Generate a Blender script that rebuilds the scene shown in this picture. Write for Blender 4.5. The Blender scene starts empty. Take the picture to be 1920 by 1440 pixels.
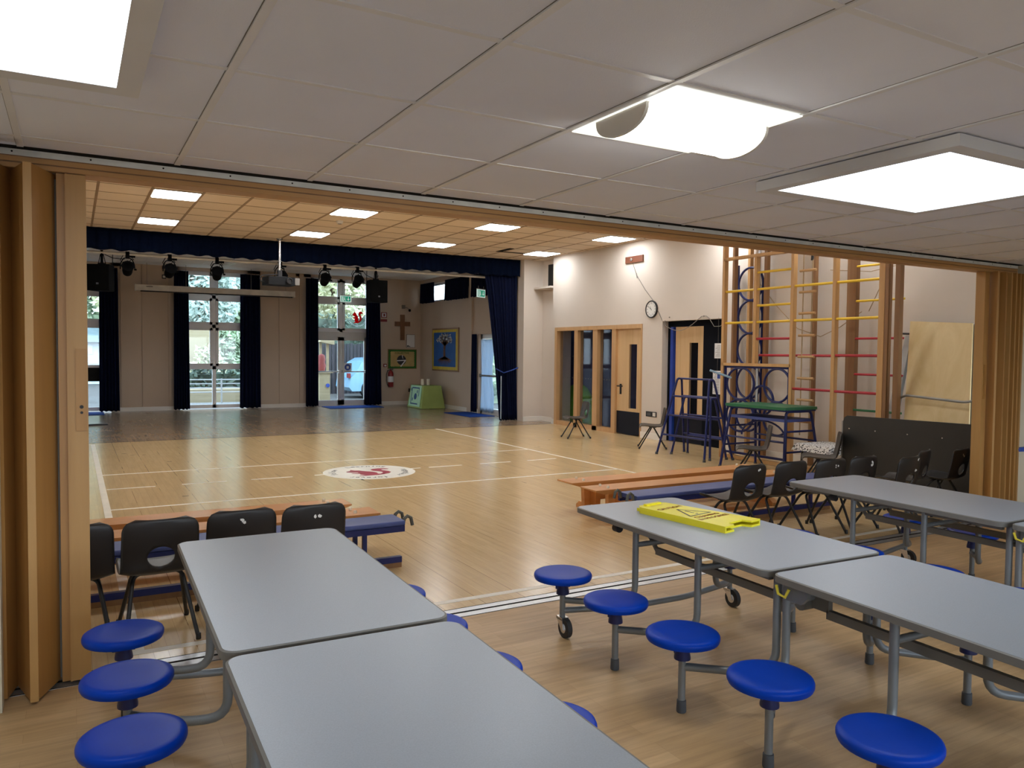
import bpy, math, random
from mathutils import Vector, Matrix
random.seed(7)
S = bpy.context.scene
COL = S.collection
PI = math.pi
EYE = 1.48            # camera height above the floor
HC = 3.5              # hall ceiling
DC = 2.318            # dining ceiling

# ------------------------------------------------------------------ materials
def nd(nt, kind, **kw):
    n = nt.nodes.new(kind)
    for k, v in kw.items():
        if k.startswith('i_'):
            key = k[2:].replace('_', ' ')
            n.inputs[key].default_value = v
        else:
            setattr(n, k, v)
    return n

def mat(name, col, rough=.5, metal=0., var=.06, scale=6., bump=0., bscale=60., spec=.5, coat=0., stretch=None):
    m = bpy.data.materials.new(name); m.use_nodes = True
    nt = m.node_tree; nt.nodes.clear()
    out = nd(nt, 'ShaderNodeOutputMaterial')
    b = nd(nt, 'ShaderNodeBsdfPrincipled', i_Roughness=rough, i_Metallic=metal)
    b.inputs['Specular IOR Level'].default_value = spec
    b.inputs['Coat Weight'].default_value = coat
    tc = nd(nt, 'ShaderNodeTexCoord')
    mp = nd(nt, 'ShaderNodeMapping')
    if stretch: mp.inputs['Scale'].default_value = stretch
    nt.links.new(tc.outputs['Object'], mp.inputs['Vector'])
    nz = nd(nt, 'ShaderNodeTexNoise', i_Scale=scale, i_Detail=4.)
    nt.links.new(mp.outputs[0], nz.inputs['Vector'])
    rp = nd(nt, 'ShaderNodeValToRGB')
    c0 = [max(0, c*(1-var*2)) for c in col]; c1 = [min(1, c*(1+var*2)) for c in col]
    rp.color_ramp.elements[0].position = .3; rp.color_ramp.elements[1].position = .7
    rp.color_ramp.elements[0].color = (*c0, 1); rp.color_ramp.elements[1].color = (*c1, 1)
    nt.links.new(nz.outputs['Fac'], rp.inputs[0])
    nt.links.new(rp.outputs[0], b.inputs['Base Color'])
    if bump:
        n2 = nd(nt, 'ShaderNodeTexNoise', i_Scale=bscale, i_Detail=3.)
        nt.links.new(mp.outputs[0], n2.inputs['Vector'])
        bp = nd(nt, 'ShaderNodeBump', i_Strength=bump, i_Distance=.01)
        nt.links.new(n2.outputs['Fac'], bp.inputs['Height'])
        nt.links.new(bp.outputs[0], b.inputs['Normal'])
    nt.links.new(b.outputs[0], out.inputs[0])
    return m

def emit(name, col, strength):
    m = bpy.data.materials.new(name); m.use_nodes = True
    nt = m.node_tree; nt.nodes.clear()
    out = nd(nt, 'ShaderNodeOutputMaterial')
    e = nd(nt, 'ShaderNodeEmission', i_Color=(*col, 1), i_Strength=strength)
    nt.links.new(e.outputs[0], out.inputs[0])
    return m

def glass(name, tint=(.92, .96, .97), base=.035):
    m = bpy.data.materials.new(name); m.use_nodes = True
    nt = m.node_tree; nt.nodes.clear()
    out = nd(nt, 'ShaderNodeOutputMaterial')
    t = nd(nt, 'ShaderNodeBsdfTransparent', i_Color=(*tint, 1))
    g = nd(nt, 'ShaderNodeBsdfGlossy', i_Roughness=.03)
    lw = nd(nt, 'ShaderNodeLayerWeight', i_Blend=.5)
    pw = nd(nt, 'ShaderNodeMath', operation='POWER'); pw.inputs[1].default_value = 5.
    ml = nd(nt, 'ShaderNodeMath', operation='MULTIPLY_ADD'); ml.inputs[1].default_value = .8; ml.inputs[2].default_value = base
    nt.links.new(lw.outputs['Facing'], pw.inputs[0]); nt.links.new(pw.outputs[0], ml.inputs[0])
    mx = nd(nt, 'ShaderNodeMixShader')
    nt.links.new(ml.outputs[0], mx.inputs[0])
    nt.links.new(t.outputs[0], mx.inputs[1]); nt.links.new(g.outputs[0], mx.inputs[2])
    nt.links.new(mx.outputs[0], out.inputs[0])
    return m

def translucent(name, col, mixf=.55):
    m = bpy.data.materials.new(name); m.use_nodes = True
    nt = m.node_tree; nt.nodes.clear()
    out = nd(nt, 'ShaderNodeOutputMaterial')
    d = nd(nt, 'ShaderNodeBsdfDiffuse', i_Color=(*col, 1)); t = nd(nt, 'ShaderNodeBsdfTranslucent', i_Color=(*col, 1))
    mx = nd(nt, 'ShaderNodeMixShader'); mx.inputs[0].default_value = mixf
    nt.links.new(d.outputs[0], mx.inputs[1]); nt.links.new(t.outputs[0], mx.inputs[2]); nt.links.new(mx.outputs[0], out.inputs[0])
    return m

def boards(name, c1, c2, mortar, plank_len, plank_w, along='Y', rough=.3, msize=.004, joint=None, jcol=(.12, .06, .03), spec=.5, grain=.25):
    """strip flooring: brick pattern with wood grain; 'joint' adds darker seams every so many metres across"""
    m = bpy.data.materials.new(name); m.use_nodes = True
    nt = m.node_tree; nt.nodes.clear(); L = nt.links.new
    out = nd(nt, 'ShaderNodeOutputMaterial')
    b = nd(nt, 'ShaderNodeBsdfPrincipled', i_Roughness=rough)
    b.inputs['Specular IOR Level'].default_value = spec
    geo = nd(nt, 'ShaderNodeTexCoord')
    mp = nd(nt, 'ShaderNodeMapping')
    if along == 'Y': mp.inputs['Rotation'].default_value = (0, 0, PI/2)
    L(geo.outputs['Object'], mp.inputs['Vector'])
    br = nd(nt, 'ShaderNodeTexBrick', i_Scale=1.)
    br.inputs['Color1'].default_value = (*c1, 1); br.inputs['Color2'].default_value = (*c2, 1)
    br.inputs['Mortar'].default_value = (*mortar, 1)
    br.inputs['Mortar Size'].default_value = msize
    br.inputs['Brick Width'].default_value = plank_len; br.inputs['Row Height'].default_value = plank_w
    br.offset = .37; br.offset_frequency = 3
    L(mp.outputs[0], br.inputs['Vector'])
    mp2 = nd(nt, 'ShaderNodeMapping'); mp2.inputs['Scale'].default_value = (1.2, 14, 1)
    L(mp.outputs[0], mp2.inputs['Vector'])
    nz = nd(nt, 'ShaderNodeTexNoise', i_Scale=2.2, i_Detail=6., i_Roughness=.62)
    L(mp2.outputs[0], nz.inputs['Vector'])
    mr = nd(nt, 'ShaderNodeMapRange'); mr.inputs[1].default_value = .25; mr.inputs[2].default_value = .75
    mr.inputs[3].default_value = 1-grain; mr.inputs[4].default_value = 1+grain*.7
    L(nz.outputs['Fac'], mr.inputs[0])
    mul = nd(nt, 'ShaderNodeMix', data_type='RGBA', blend_type='MULTIPLY'); mul.inputs[0].default_value = 1
    L(br.outputs['Color'], mul.inputs[6]); L(mr.outputs[0], mul.inputs[7])
    col = mul.outputs[2]
    if joint:
        sx = nd(nt, 'ShaderNodeSeparateXYZ'); L(geo.outputs['Object'], sx.inputs[0])
        fr = nd(nt, 'ShaderNodeMath', operation='PINGPONG'); fr.inputs[1].default_value = joint/2
        L(sx.outputs[0 if along == 'Y' else 1], fr.inputs[0])
        lt = nd(nt, 'ShaderNodeMath', operation='LESS_THAN'); lt.inputs[1].default_value = .0022
        L(fr.outputs[0], lt.inputs[0])
        # seams open and close along their length
        n3 = nd(nt, 'ShaderNodeTexNoise', i_Scale=1.1, i_Detail=2.); L(geo.outputs['Object'], n3.inputs['Vector'])
        gt = nd(nt, 'ShaderNodeMath', operation='GREATER_THAN'); gt.inputs[1].default_value = .50; L(n3.outputs['Fac'], gt.inputs[0])
        mm = nd(nt, 'ShaderNodeMath', operation='MULTIPLY'); L(lt.outputs[0], mm.inputs[0]); L(gt.outputs[0], mm.inputs[1])
        mx = nd(nt, 'ShaderNodeMix', data_type='RGBA'); mx.inputs[7].default_value = (*jcol, 1)
        L(mm.outputs[0], mx.inputs[0]); L(col, mx.inputs[6]); col = mx.outputs[2]
    L(col, b.inputs['Base Color'])
    n4 = nd(nt, 'ShaderNodeTexNoise', i_Scale=1.6, i_Detail=5.); L(geo.outputs['Object'], n4.inputs['Vector'])
    mr2 = nd(nt, 'ShaderNodeMapRange'); mr2.inputs[3].default_value = rough*.8; mr2.inputs[4].default_value = rough*1.25
    L(n4.outputs['Fac'], mr2.inputs[0]); L(mr2.outputs[0], b.inputs['Roughness'])
    L(b.outputs[0], out.inputs[0])
    return m

def wood(name, c_dark, c_light, axis='Z', rough=.45, scale=1., contrast=1., coat=0.):
    """timber with grain running along one axis"""
    m = bpy.data.materials.new(name); m.use_nodes = True
    nt = m.node_tree; nt.nodes.clear(); L = nt.links.new
    out = nd(nt, 'ShaderNodeOutputMaterial')
    b = nd(nt, 'ShaderNodeBsdfPrincipled', i_Roughness=rough)
    b.inputs['Coat Weight'].default_value = coat
    tc = nd(nt, 'ShaderNodeTexCoord'); mp = nd(nt, 'ShaderNodeMapping')
    s = {'X': (.5, 9, 9), 'Y': (9, .5, 9), 'Z': (9, 9, .5)}[axis]
    mp.inputs['Scale'].default_value = [v*scale for v in s]
    L(tc.outputs['Object'], mp.inputs['Vector'])
    n1 = nd(nt, 'ShaderNodeTexNoise', i_Scale=1.6, i_Detail=7., i_Roughness=.6, i_Distortion=.6)
    L(mp.outputs[0], n1.inputs['Vector'])
    rp = nd(nt, 'ShaderNodeValToRGB')
    rp.color_ramp.elements[0].position = .5-.24/contrast; rp.color_ramp.elements[1].position = .5+.24/contrast
    rp.color_ramp.elements[0].color = (*c_dark, 1); rp.color_ramp.elements[1].color = (*c_light, 1)
    L(n1.outputs['Fac'], rp.inputs[0]); L(rp.outputs[0], b.inputs['Base Color'])
    L(b.outputs[0], out.inputs[0])
    return m

M = {}
M['wall'] = mat('wall_cream_paint', (.66, .59, .52), .75, var=.012, scale=1.5, bump=.05, bscale=120)
M['wall_stage'] = mat('stage_cream_dimmed', (.555, .445, .345), .75, var=.012, scale=1.5, bump=.05, bscale=120)  # cream wall paint darkened, the stage end's dimmer light put into the colour
M['dwall'] = mat('dining_wall_paint', (.66, .60, .47), .75, var=.012, scale=1.5)
M['skirt'] = mat('white_gloss_paint', (.78, .75, .70), .35, var=.01)
M['tile'] = mat('mineral_fibre_tile', (.84, .86, .95), .9, var=.012, scale=2.0, bump=.12, bscale=300)
M['tbar'] = mat('white_tbar', (.80, .80, .82), .5, var=.01)
M['tile_hall'] = mat('hall_ceiling_tile', (.82, .70, .57), .9, var=.015, scale=1.2, bump=.1, bscale=200)  # same tile as over the stage, tan bounce from the floor put into the colour
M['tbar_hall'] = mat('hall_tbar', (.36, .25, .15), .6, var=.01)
M['tile_stage'] = mat('stage_ceiling_tile', (.80, .77, .73), .9, var=.01)
M['f_hall'] = boards('hall_strip_floor', (.66, .472, .245), (.62, .437, .218), (.42, .28, .14), .75, .066, 'Y', .205, .0008, joint=.264, jcol=(.30, .18, .085), spec=.6, grain=.13)
M['f_stage'] = boards('stage_vinyl_floor', (.36, .255, .165), (.32, .225, .145), (.25, .17, .10), .9, .07, 'Y', .23, .0015, spec=.6, grain=.15)
M['f_dining'] = boards('dining_vinyl_floor', (.56, .375, .195), (.485, .315, .155), (.42, .27, .13), .48, .075, 'X', .42, .0008, spec=.4, grain=.22)
M['line'] = mat('white_floor_line', (.83, .78, .67), .4, var=.03)
M['emblem_white'] = mat('emblem_white', (.84, .82, .74), .4, var=.02)
M['emblem_red'] = mat('emblem_red', (.36, .03, .06), .4, var=.03)
M['ink'] = mat('black_lettering', (.03, .03, .035), .5, var=.02)
M['alu'] = mat('aluminium', (.62, .64, .66), .35, .9, var=.03, scale=20)
M['slot'] = mat('dark_slot', (.02, .018, .016), .9, var=.02, spec=.05)
M['lightframe'] = mat('light_fitting_frame', (.72, .725, .74), .5, var=.01)
M['strip'] = mat('white_painted_strip', (.86, .86, .83), .5, var=.05, scale=9)
M['pelmet'] = wood('pelmet_timber', (.44, .22, .07), (.58, .32, .115), 'X', .45)
M['part'] = wood('partition_veneer', (.36, .17, .045), (.47, .245, .07), 'Z', .42, .5)
M['part2'] = wood('partition_veneer_pale', (.42, .22, .065), (.52, .295, .10), 'Z', .42, .5)
M['oak'] = wood('oak_door_veneer', (.56, .36, .17), (.68, .47, .25), 'Z', .45, .6)
M['oakframe'] = wood('oak_frame', (.48, .28, .12), (.60, .37, .18), 'Z', .45, .8)
M['beech'] = wood('beech_frame', (.50, .28, .105), (.66, .40, .17), 'Z', .45, .7)
M['darkwood'] = wood('dark_upright_timber', (.20, .095, .035), (.30, .155, .065), 'Z', .5, .7)
M['bench'] = wood('bench_pine', (.55, .235, .065), (.70, .335, .11), 'X', .35, .7, coat=.2)
M['rungwood'] = wood('rung_wood', (.45, .26, .11), (.58, .36, .17), 'Y', .5, .7)
M['ply'] = wood('plywood_birch', (.60, .43, .18), (.76, .60, .33), 'Z', .55, .35, .9)
M['yellow'] = mat('yellow_rung_paint', (.80, .53, .04), .35, var=.03)
M['red'] = mat('red_rung_paint', (.42, .02, .035), .35, var=.03)
M['green'] = mat('green_rung_paint', (.02, .16, .06), .35, var=.03)
M['greenpad'] = mat('green_vinyl_pad', (.015, .13, .055), .45, var=.05)
M['bluesteel'] = mat('blue_painted_steel', (.007, .013, .10), .35, .0, var=.05, spec=.4)
M['bluepad'] = mat('blue_vinyl_pad', (.045, .07, .24), .45, var=.06)
M['hook'] = mat('dark_plastic_hook', (.10, .10, .085), .4, .3)
M['laminate'] = mat('speckled_grey_laminate', (.315, .36, .42), .34, var=.03, scale=260, spec=.4)
M['edge'] = mat('grey_rubber_edge', (.17, .165, .15), .55, var=.03)
M['tube'] = mat('grey_powder_coat', (.21, .225, .24), .4, .25, var=.04)
M['stool'] = mat('blue_stool_plastic', (.001, .042, .40), .38, var=.03, spec=.12)
M['stoolcup'] = mat('navy_stool_socket', (.008, .015, .11), .4, var=.03)
M['rubber'] = mat('black_rubber', (.02, .02, .022), .6)
M['foot'] = mat('dark_grey_foot', (.07, .075, .085), .55)
M['chrome'] = mat('bright_steel', (.7, .7, .7), .25, .9)
M['latch'] = mat('yellow_latch', (.75, .62, .05), .4)
M['chair'] = mat('black_polyprop', (.016, .013, .012), .42, var=.05, bump=.04, bscale=500)
M['chairbrown'] = mat('dark_brown_polyprop', (.06, .05, .04), .42, var=.05, bump=.04, bscale=500)
M['chairleg'] = mat('black_steel_leg', (.015, .014, .014), .38, .2)
M['sticker'] = mat('worn_white_sticker', (.75, .73, .69), .6)
M['sign'] = mat('yellow_sign_plastic', (.86, .76, .025), .35, var=.02)
M['signred'] = mat('sign_red_print', (.62, .10, .02), .5)
M['navy'] = mat('navy_curtain_cloth', (.004, .007, .028), .9, var=.08, scale=14, bump=.1, bscale=400, spec=.1)
M['valance'] = mat('navy_valance_cloth', (.002, .005, .018), .9, var=.08, scale=14, spec=.05)
M['net'] = translucent('white_net_curtain', (.62, .72, .82), .5)
M['redfilm'] = translucent('red_window_film', (.62, .03, .035), .6)
M['whitefilm'] = translucent('white_window_film', (.80, .82, .85), .5)
M['black'] = mat('black_equipment', (.004, .004, .0045), .8, spec=.05)
M['grille'] = mat('speaker_grille', (.004, .004, .004), .9, bump=.2, bscale=500, spec=.03)
M['projector'] = mat('grey_projector_case', (.012, .013, .015), .65, spec=.2)
M['white'] = mat('white_plastic', (.72, .70, .66), .45)
M['frame'] = mat('white_window_frame', (.84, .85, .88), .4, var=.01)
M['doorframe'] = mat('grey_door_frame', (.66, .66, .64), .4, var=.01)
M['glass'] = glass('window_glass')
M['glassdark'] = glass('internal_glass', (.86, .88, .93), .015)
M['navyboard'] = mat('navy_backing', (.03, .035, .10), .6)
M['kick'] = mat('navy_kick_plate', (.006, .007, .014), .5, spec=.2)
M['blackdoor'] = mat('near_black_paint', (.005, .006, .010), .8, spec=.1)
M['blueedge'] = mat('blue_door_edge', (.015, .05, .34), .45)
M['brass'] = mat('black_door_handle', (.02, .018, .016), .35, .5)
M['mat'] = mat('blue_entrance_mat', (.01, .045, .22), .95, var=.12, scale=80, spec=.1)
M['tent'] = mat('green_tent_fabric', (.10, .28, .015), .7, var=.05)
M['clockface'] = mat('clock_face', (.80, .79, .76), .4, var=.01)
M['redwood'] = wood('red_brown_block', (.12, .035, .018), (.18, .06, .028), 'Y', .5)
M['cross'] = wood('oak_cross', (.17, .075, .03), (.24, .115, .05), 'Z', .5)
M['cable'] = mat('grey_cable', (.22, .20, .18), .6)
M['boardgreen'] = mat('board_green_border', (.03, .15, .02), .7)
M['boardtan'] = mat('board_tan_paper', (.50, .38, .15), .7)
M['boardyellow'] = mat('board_yellow_border', (.62, .47, .05), .7)
M['boardblue'] = mat('board_blue_paper', (.015, .10, .36), .7)
M['boardframe'] = wood('board_frame_wood', (.22, .12, .05), (.32, .18, .08), 'Z', .5)
M['trunkpaper'] = mat('brown_paper', (.13, .06, .035), .8)
M['paper'] = mat('white_paper', (.75, .76, .78), .7, var=.01)
M['extred'] = mat('extinguisher_red', (.22, .012, .014), .4)
M['cloth'] = mat('lime_green_cloth', (.34, .44, .13), .85, var=.03)
M['mint'] = mat('mint_banner_cloth', (.45, .72, .48), .85, var=.02)
M['bluemotif'] = mat('blue_motif', (.04, .10, .22), .8)
M['candle'] = mat('cream_candle', (.82, .76, .62), .5)
M['exitgreen'] = emit('exit_sign_green', (.01, .42, .24), .5)
M['exitwhite'] = emit('exit_sign_white', (.80, 1., .90), .6)
M['darkpanel'] = mat('charcoal_panel', (.026, .025, .022), .55, var=.04)
M['greyalu'] = mat('grey_metal_edge', (.32, .31, .29), .45, .4)
M['stageframe'] = mat('grey_steel_frame', (.28, .27, .25), .45, .3)
M['lace'] = None
M['rope'] = mat('pale_rope', (.40, .29, .17), .9)
M['ledge'] = mat('blue_ledge_plastic', (.02, .06, .32), .4)
M['led'] = emit('led_panel_light', (.975, 1.0, 1.02), 20.)
M['led_d'] = emit('dining_panel_light', (.90, .97, 1.04), 4.8)
M['tubelight'] = emit('tub_light_diffuser', (1.0, .98, .90), 17.)
M['reflector'] = emit('glowing_reflector', (1.0, .98, .85), 1.3)  # plate glows by itself, standing in for tube light falling on the reflector
M['leaf1'] = mat('yellow_green_leaves', (.70, .70, .48), .7, var=.2, scale=2.)
M['leaf2'] = mat('mid_green_leaves', (.40, .49, .33), .7, var=.25, scale=2.)
M['leaf3'] = mat('blue_green_needles', (.54, .64, .58), .7, var=.2, scale=2.)
M['leaf4'] = mat('dark_hedge_leaves', (.07, .10, .07), .7, var=.3, scale=2.)
M['bark'] = mat('bark', (.14, .10, .07), .9, var=.2)
M['ground'] = mat('tarmac_ground', (.075, .07, .065), .9, var=.2)
M['fence'] = wood('dark_timber_fence', (.022, .02, .026), (.045, .04, .045), 'Z', .8)
M['tanfence'] = wood('pale_timber', (.30, .24, .14), (.42, .34, .21), 'X', .7)
M['car'] = mat('pale_blue_car_paint', (.24, .44, .62), .2, .1, var=.01, coat=.6)
M['carglass'] = mat('dark_car_glass', (.02, .03, .04), .1)
M['rail'] = mat('white_rail', (.42, .43, .44), .4)
M['pave'] = mat('grey_paving', (.17, .165, .16), .9)
M['totemred'] = mat('red_painted_timber', (.22, .035, .03), .6)
M['render'] = mat('pale_render', (.60, .66, .70), .8)
M['slate'] = mat('slate_roof', (.20, .27, .30), .7)

def lace():
    m = bpy.data.materials.new('black_white_print'); m.use_nodes = True
    nt = m.node_tree; b = nt.nodes['Principled BSDF']; b.inputs['Roughness'].default_value = .8
    tc = nd(nt, 'ShaderNodeTexCoord')
    v = nd(nt, 'ShaderNodeTexNoise', i_Scale=55., i_Detail=2.)
    nt.links.new(tc.outputs['Object'], v.inputs['Vector'])
    rp = nd(nt, 'ShaderNodeValToRGB'); rp.color_ramp.interpolation = 'CONSTANT'
    rp.color_ramp.elements[0].color = (.02, .02, .02, 1); rp.color_ramp.elements[1].color = (.72, .71, .68, 1)
    rp.color_ramp.elements[1].position = .46
    nt.links.new(v.outputs['Fac'], rp.inputs[0]); nt.links.new(rp.outputs[0], b.inputs['Base Color'])
    return m
M['lace'] = lace()

# ------------------------------------------------------------------ mesh building
def unit(v):
    return v.normalized() if v.length > 1e-9 else Vector((0, 0, 1))

class MB:
    def __init__(s): s.v = []; s.f = []
    def add(s, vs, fs):
        o = len(s.v); s.v += [tuple(x) for x in vs]; s.f += [tuple(i+o for i in f) for f in fs]; return s
    def box(s, x0, x1, y0, y1, z0, z1, mx=None):
        vs = [Vector((x, y, z)) for z in (z0, z1) for y in (y0, y1) for x in (x0, x1)]
        if mx: vs = [mx @ v for v in vs]
        return s.add(vs, [(0, 2, 3, 1), (4, 5, 7, 6), (0, 1, 5, 4), (2, 6, 7, 3), (0, 4, 6, 2), (1, 3, 7, 5)])
    def prism(s, poly, a0, a1, axis='z', mx=None):
        """extrude a 2D polygon; axis z: (x,y), axis y: (x,z), axis x: (y,z)"""
        def p(u, w, a): return {'z': (u, w, a), 'y': (u, a, w), 'x': (a, u, w)}[axis]
        n = len(poly)
        vs = [Vector(p(u, w, a0)) for u, w in poly]+[Vector(p(u, w, a1)) for u, w in poly]
        if mx: vs = [mx @ v for v in vs]
        fs = [tuple(range(n)), tuple(range(2*n-1, n-1, -1))]+[(i, i+n, (i+1) % n+n, (i+1) % n) for i in range(n)]
        return s.add(vs, fs)
    def tube(s, pts, r, n=10, closed=False, caps=True):
        pts = [Vector(p) for p in pts]; k = len(pts); rings = []
        up = None
        for i, p in enumerate(pts):
            a = pts[i-1] if (i > 0 or closed) else p
            b = pts[(i+1) % k] if (i < k-1 or closed) else p
            t = unit(b-a)
            if up is None:
                up = Vector((0, 0, 1)) if abs(t.z) < .9 else Vector((1, 0, 0))
            u = unit(up-t*up.dot(t)); w = t.cross(u); up = u
            rr = r[i] if isinstance(r, (list, tuple)) else r
            rings.append([p+(u*math.cos(2*PI*j/n)+w*math.sin(2*PI*j/n))*rr for j in range(n)])
        vs = [v for ring in rings for v in ring]; fs = []
        for i in range(k if closed else k-1):
            a, b = i*n, ((i+1) % k)*n
            for j in range(n): fs.append((a+j, a+(j+1) % n, b+(j+1) % n, b+j))
        if caps and not closed:
            fs.append(tuple(range(n-1, -1, -1))); fs.append(tuple(range((k-1)*n, k*n)))
        return s.add(vs, fs)
    def lathe(s, prof, c=(0, 0, 0), n=24, mx=None):
        vs = []; fs = []; k = len(prof)
        for r, z in prof:
            for j in range(n): vs.append(Vector((c[0]+r*math.cos(2*PI*j/n), c[1]+r*math.sin(2*PI*j/n), c[2]+z)))
        if mx: vs = [mx @ v for v in vs]
        for i in range(k-1):
            for j in range(n): fs.append((i*n+j, i*n+(j+1) % n, (i+1)*n+(j+1) % n, (i+1)*n+j))
        fs.append(tuple(range(n-1, -1, -1))); fs.append(tuple(range((k-1)*n, k*n)))
        return s.add(vs, fs)
    def grid(s, rows):
        n = len(rows[0]); vs = [p for r in rows for p in r]; fs = []
        for i in range(len(rows)-1):
            for j in range(n-1): fs.append((i*n+j, i*n+j+1, (i+1)*n+j+1, (i+1)*n+j))
        return s.add(vs, fs)
    def build(s, name, m, parent=None, smooth=True, angle=38, loc=(0, 0, 0), rz=0., label=None):
        me = bpy.data.meshes.new(name); me.from_pydata(s.v, [], s.f); me.validate(); me.update()
        import bmesh
        bm = bmesh.new(); bm.from_mesh(me); bmesh.ops.recalc_face_normals(bm, faces=bm.faces); bm.to_mesh(me); bm.free()
        me.materials.append(m)
        if smooth:
            me.polygons.foreach_set('use_smooth', [True]*len(me.polygons))
            me.set_sharp_from_angle(angle=math.radians(angle))
        o = bpy.data.objects.new(name, me); COL.objects.link(o)
        o.location = loc; o.rotation_euler = (0, 0, rz)
        if parent: o.parent = parent
        if label: o['label'] = label
        return o

def bend(pts, rad=.05, n=5):
    """round the corners of a polyline"""
    pts = [Vector(p) for p in pts]; out = [pts[0]]
    for i in range(1, len(pts)-1):
        a, b, c = pts[i-1], pts[i], pts[i+1]
        d1, d2 = unit(a-b), unit(c-b)
        r = min(rad, (a-b).length*.49, (c-b).length*.49)
        p, q = b+d1*r, b+d2*r
        for k in range(n+1):
            t = k/n; out.append(p*(1-t)**2+b*2*t*(1-t)+q*t*t)
    out.append(pts[-1]); return out

def rrect(x0, x1, y0, y1, r, n=6):
    out = []
    for cx, cy, a in ((x1-r, y1-r, 0), (x0+r, y1-r, PI/2), (x0+r, y0+r, PI), (x1-r, y0+r, 1.5*PI)):
        for k in range(n+1):
            t = a+PI/2*k/n; out.append((cx+r*math.cos(t), cy+r*math.sin(t)))
    return out

def circle(cx, cy, r, n=32, ry=None):
    ry = ry or r
    return [(cx+r*math.cos(2*PI*k/n), cy+ry*math.sin(2*PI*k/n)) for k in range(n)]

def tag(o, label, cat, group=None, kind=None):
    if label: o['label'] = label
    if cat: o['category'] = cat
    if group: o['group'] = group
    if kind: o['kind'] = kind
    return o

def thing(name, label, cat, loc=(0, 0, 0), rz=0., group=None):
    o = bpy.data.objects.new(name, None); COL.objects.link(o)
    o.empty_display_size = .1; o.location = loc; o.rotation_euler = (0, 0, rz)
    return tag(o, label, cat, group)

def struct(o, label=None):
    o['kind'] = 'structure'
    if label: o['label'] = label
    o['category'] = 'structure'
    return o

def sempty(name, label=None, loc=(0, 0, 0), cat='door'):
    o = bpy.data.objects.new(name, None); COL.objects.link(o); o.location = loc; o['kind'] = 'structure'; o['category'] = cat
    if label: o['label'] = label
    return o

KIDS = {}
def copy_tree(o, loc, rz, label, group=None):
    kids = {}
    for x in list(COL.objects):
        if x.parent: kids.setdefault(x.parent.name, []).append(x)
    def rec(src, parent):
        c = src.copy(); COL.objects.link(c)
        if parent: c.parent = parent
        for k in kids.get(src.name, []): rec(k, c)
        return c
    r = rec(o, None); r.location = loc; r.rotation_euler = (0, 0, rz); r['label'] = label
    if group: r['group'] = group
    return r

_tc = {}
def glyphs(txt, size):
    """mesh polygons of a line of text in the xy plane, centred"""
    key = (txt, size)
    if key in _tc: return _tc[key]
    cu = bpy.data.curves.new('t', 'FONT'); cu.body = txt; cu.size = size; cu.align_x = 'CENTER'; cu.align_y = 'CENTER'
    cu.resolution_u = 2
    ob = bpy.data.objects.new('t', cu); COL.objects.link(ob)
    bpy.context.view_layer.update()
    dg = bpy.context.evaluated_depsgraph_get()
    me = bpy.data.meshes.new_from_object(ob.evaluated_get(dg))
    vs = [v.co.copy() for v in me.vertices]; fs = [tuple(p.vertices) for p in me.polygons]
    bpy.data.objects.remove(ob); bpy.data.curves.remove(cu); bpy.data.meshes.remove(me)
    _tc[key] = (vs, fs); return vs, fs

def text(mb, txt, size, mx, bold=0.):
    vs, fs = glyphs(txt, size)
    mb.add([mx @ v for v in vs], fs)
    if bold:
        for dx, dy in ((bold, 0), (-bold, 0), (0, bold), (0, -bold)):
            mb.add([mx @ (v+Vector((dx, dy, 0))) for v in vs], fs)

# frames: local (x right, y up) drawn on a wall
def on_back(x, y, z):       # faces -Y (seen from the hall looking at the back wall)
    return Matrix.Translation((x, y, z)) @ Matrix(((1, 0, 0, 0), (0, 0, -1, 0), (0, 1, 0, 0), (0, 0, 0, 1)))
def on_right(x, y, z):      # faces -X ; reading direction goes towards -Y
    return Matrix.Translation((x, y, z)) @ Matrix(((0, 0, -1, 0), (-1, 0, 0, 0), (0, 1, 0, 0), (0, 0, 0, 1)))

# ================================================================== THE SETTING
YD = 3.86      # dining ceiling ends here, the partition runs just behind
YS = 13.76     # where the hall boards end and the stage vinyl begins
YB = 20.5      # back wall
XR = 8.8       # hall right wall
XS = 8.62      # side wall of the stage area
XL = -1.2      # hall left wall

# floors
b = MB(); b.box(-1.7, 8.4, -3.3, 3.855, -.12, 0); fl = struct(b.build('floor', M['f_dining'], smooth=False), 'pale wood-effect vinyl floor of the dining area')
b = MB(); b.box(XL, 9.6, 4.0, YS, -.12, 0); fh = struct(b.build('floor_hall', M['f_hall'], smooth=False), 'honey-coloured strip wood floor of the sports hall')
b = MB(); b.box(XL, 9.2, YS, YB+.05, -.12, 0); fs = struct(b.build('floor_stage', M['f_stage'], smooth=False), 'brown vinyl floor at the far end of the hall')
b = MB(); b.box(XL, 9.2, YS-.012, YS+.012, 0, .0012); b.build('seam', M['slot'], fs, smooth=False)
# floor track
b = MB(); b.box(-1.2, 8.2, 3.855, 4.0, -.12, .0015); tr = struct(b.build('trim_1', M['alu'], smooth=False), 'aluminium floor track of the folding partition')
b = MB(); b.box(-1.2, 8.2, 3.92, 3.938, .0015, .0025); b.box(-1.2, 8.2, 3.856, 3.861, .0015, .0022); b.box(-1.2, 8.2, 3.995, 4.0, .0015, .0022)
b.build('track_slot', M['slot'], tr, smooth=False)
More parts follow.
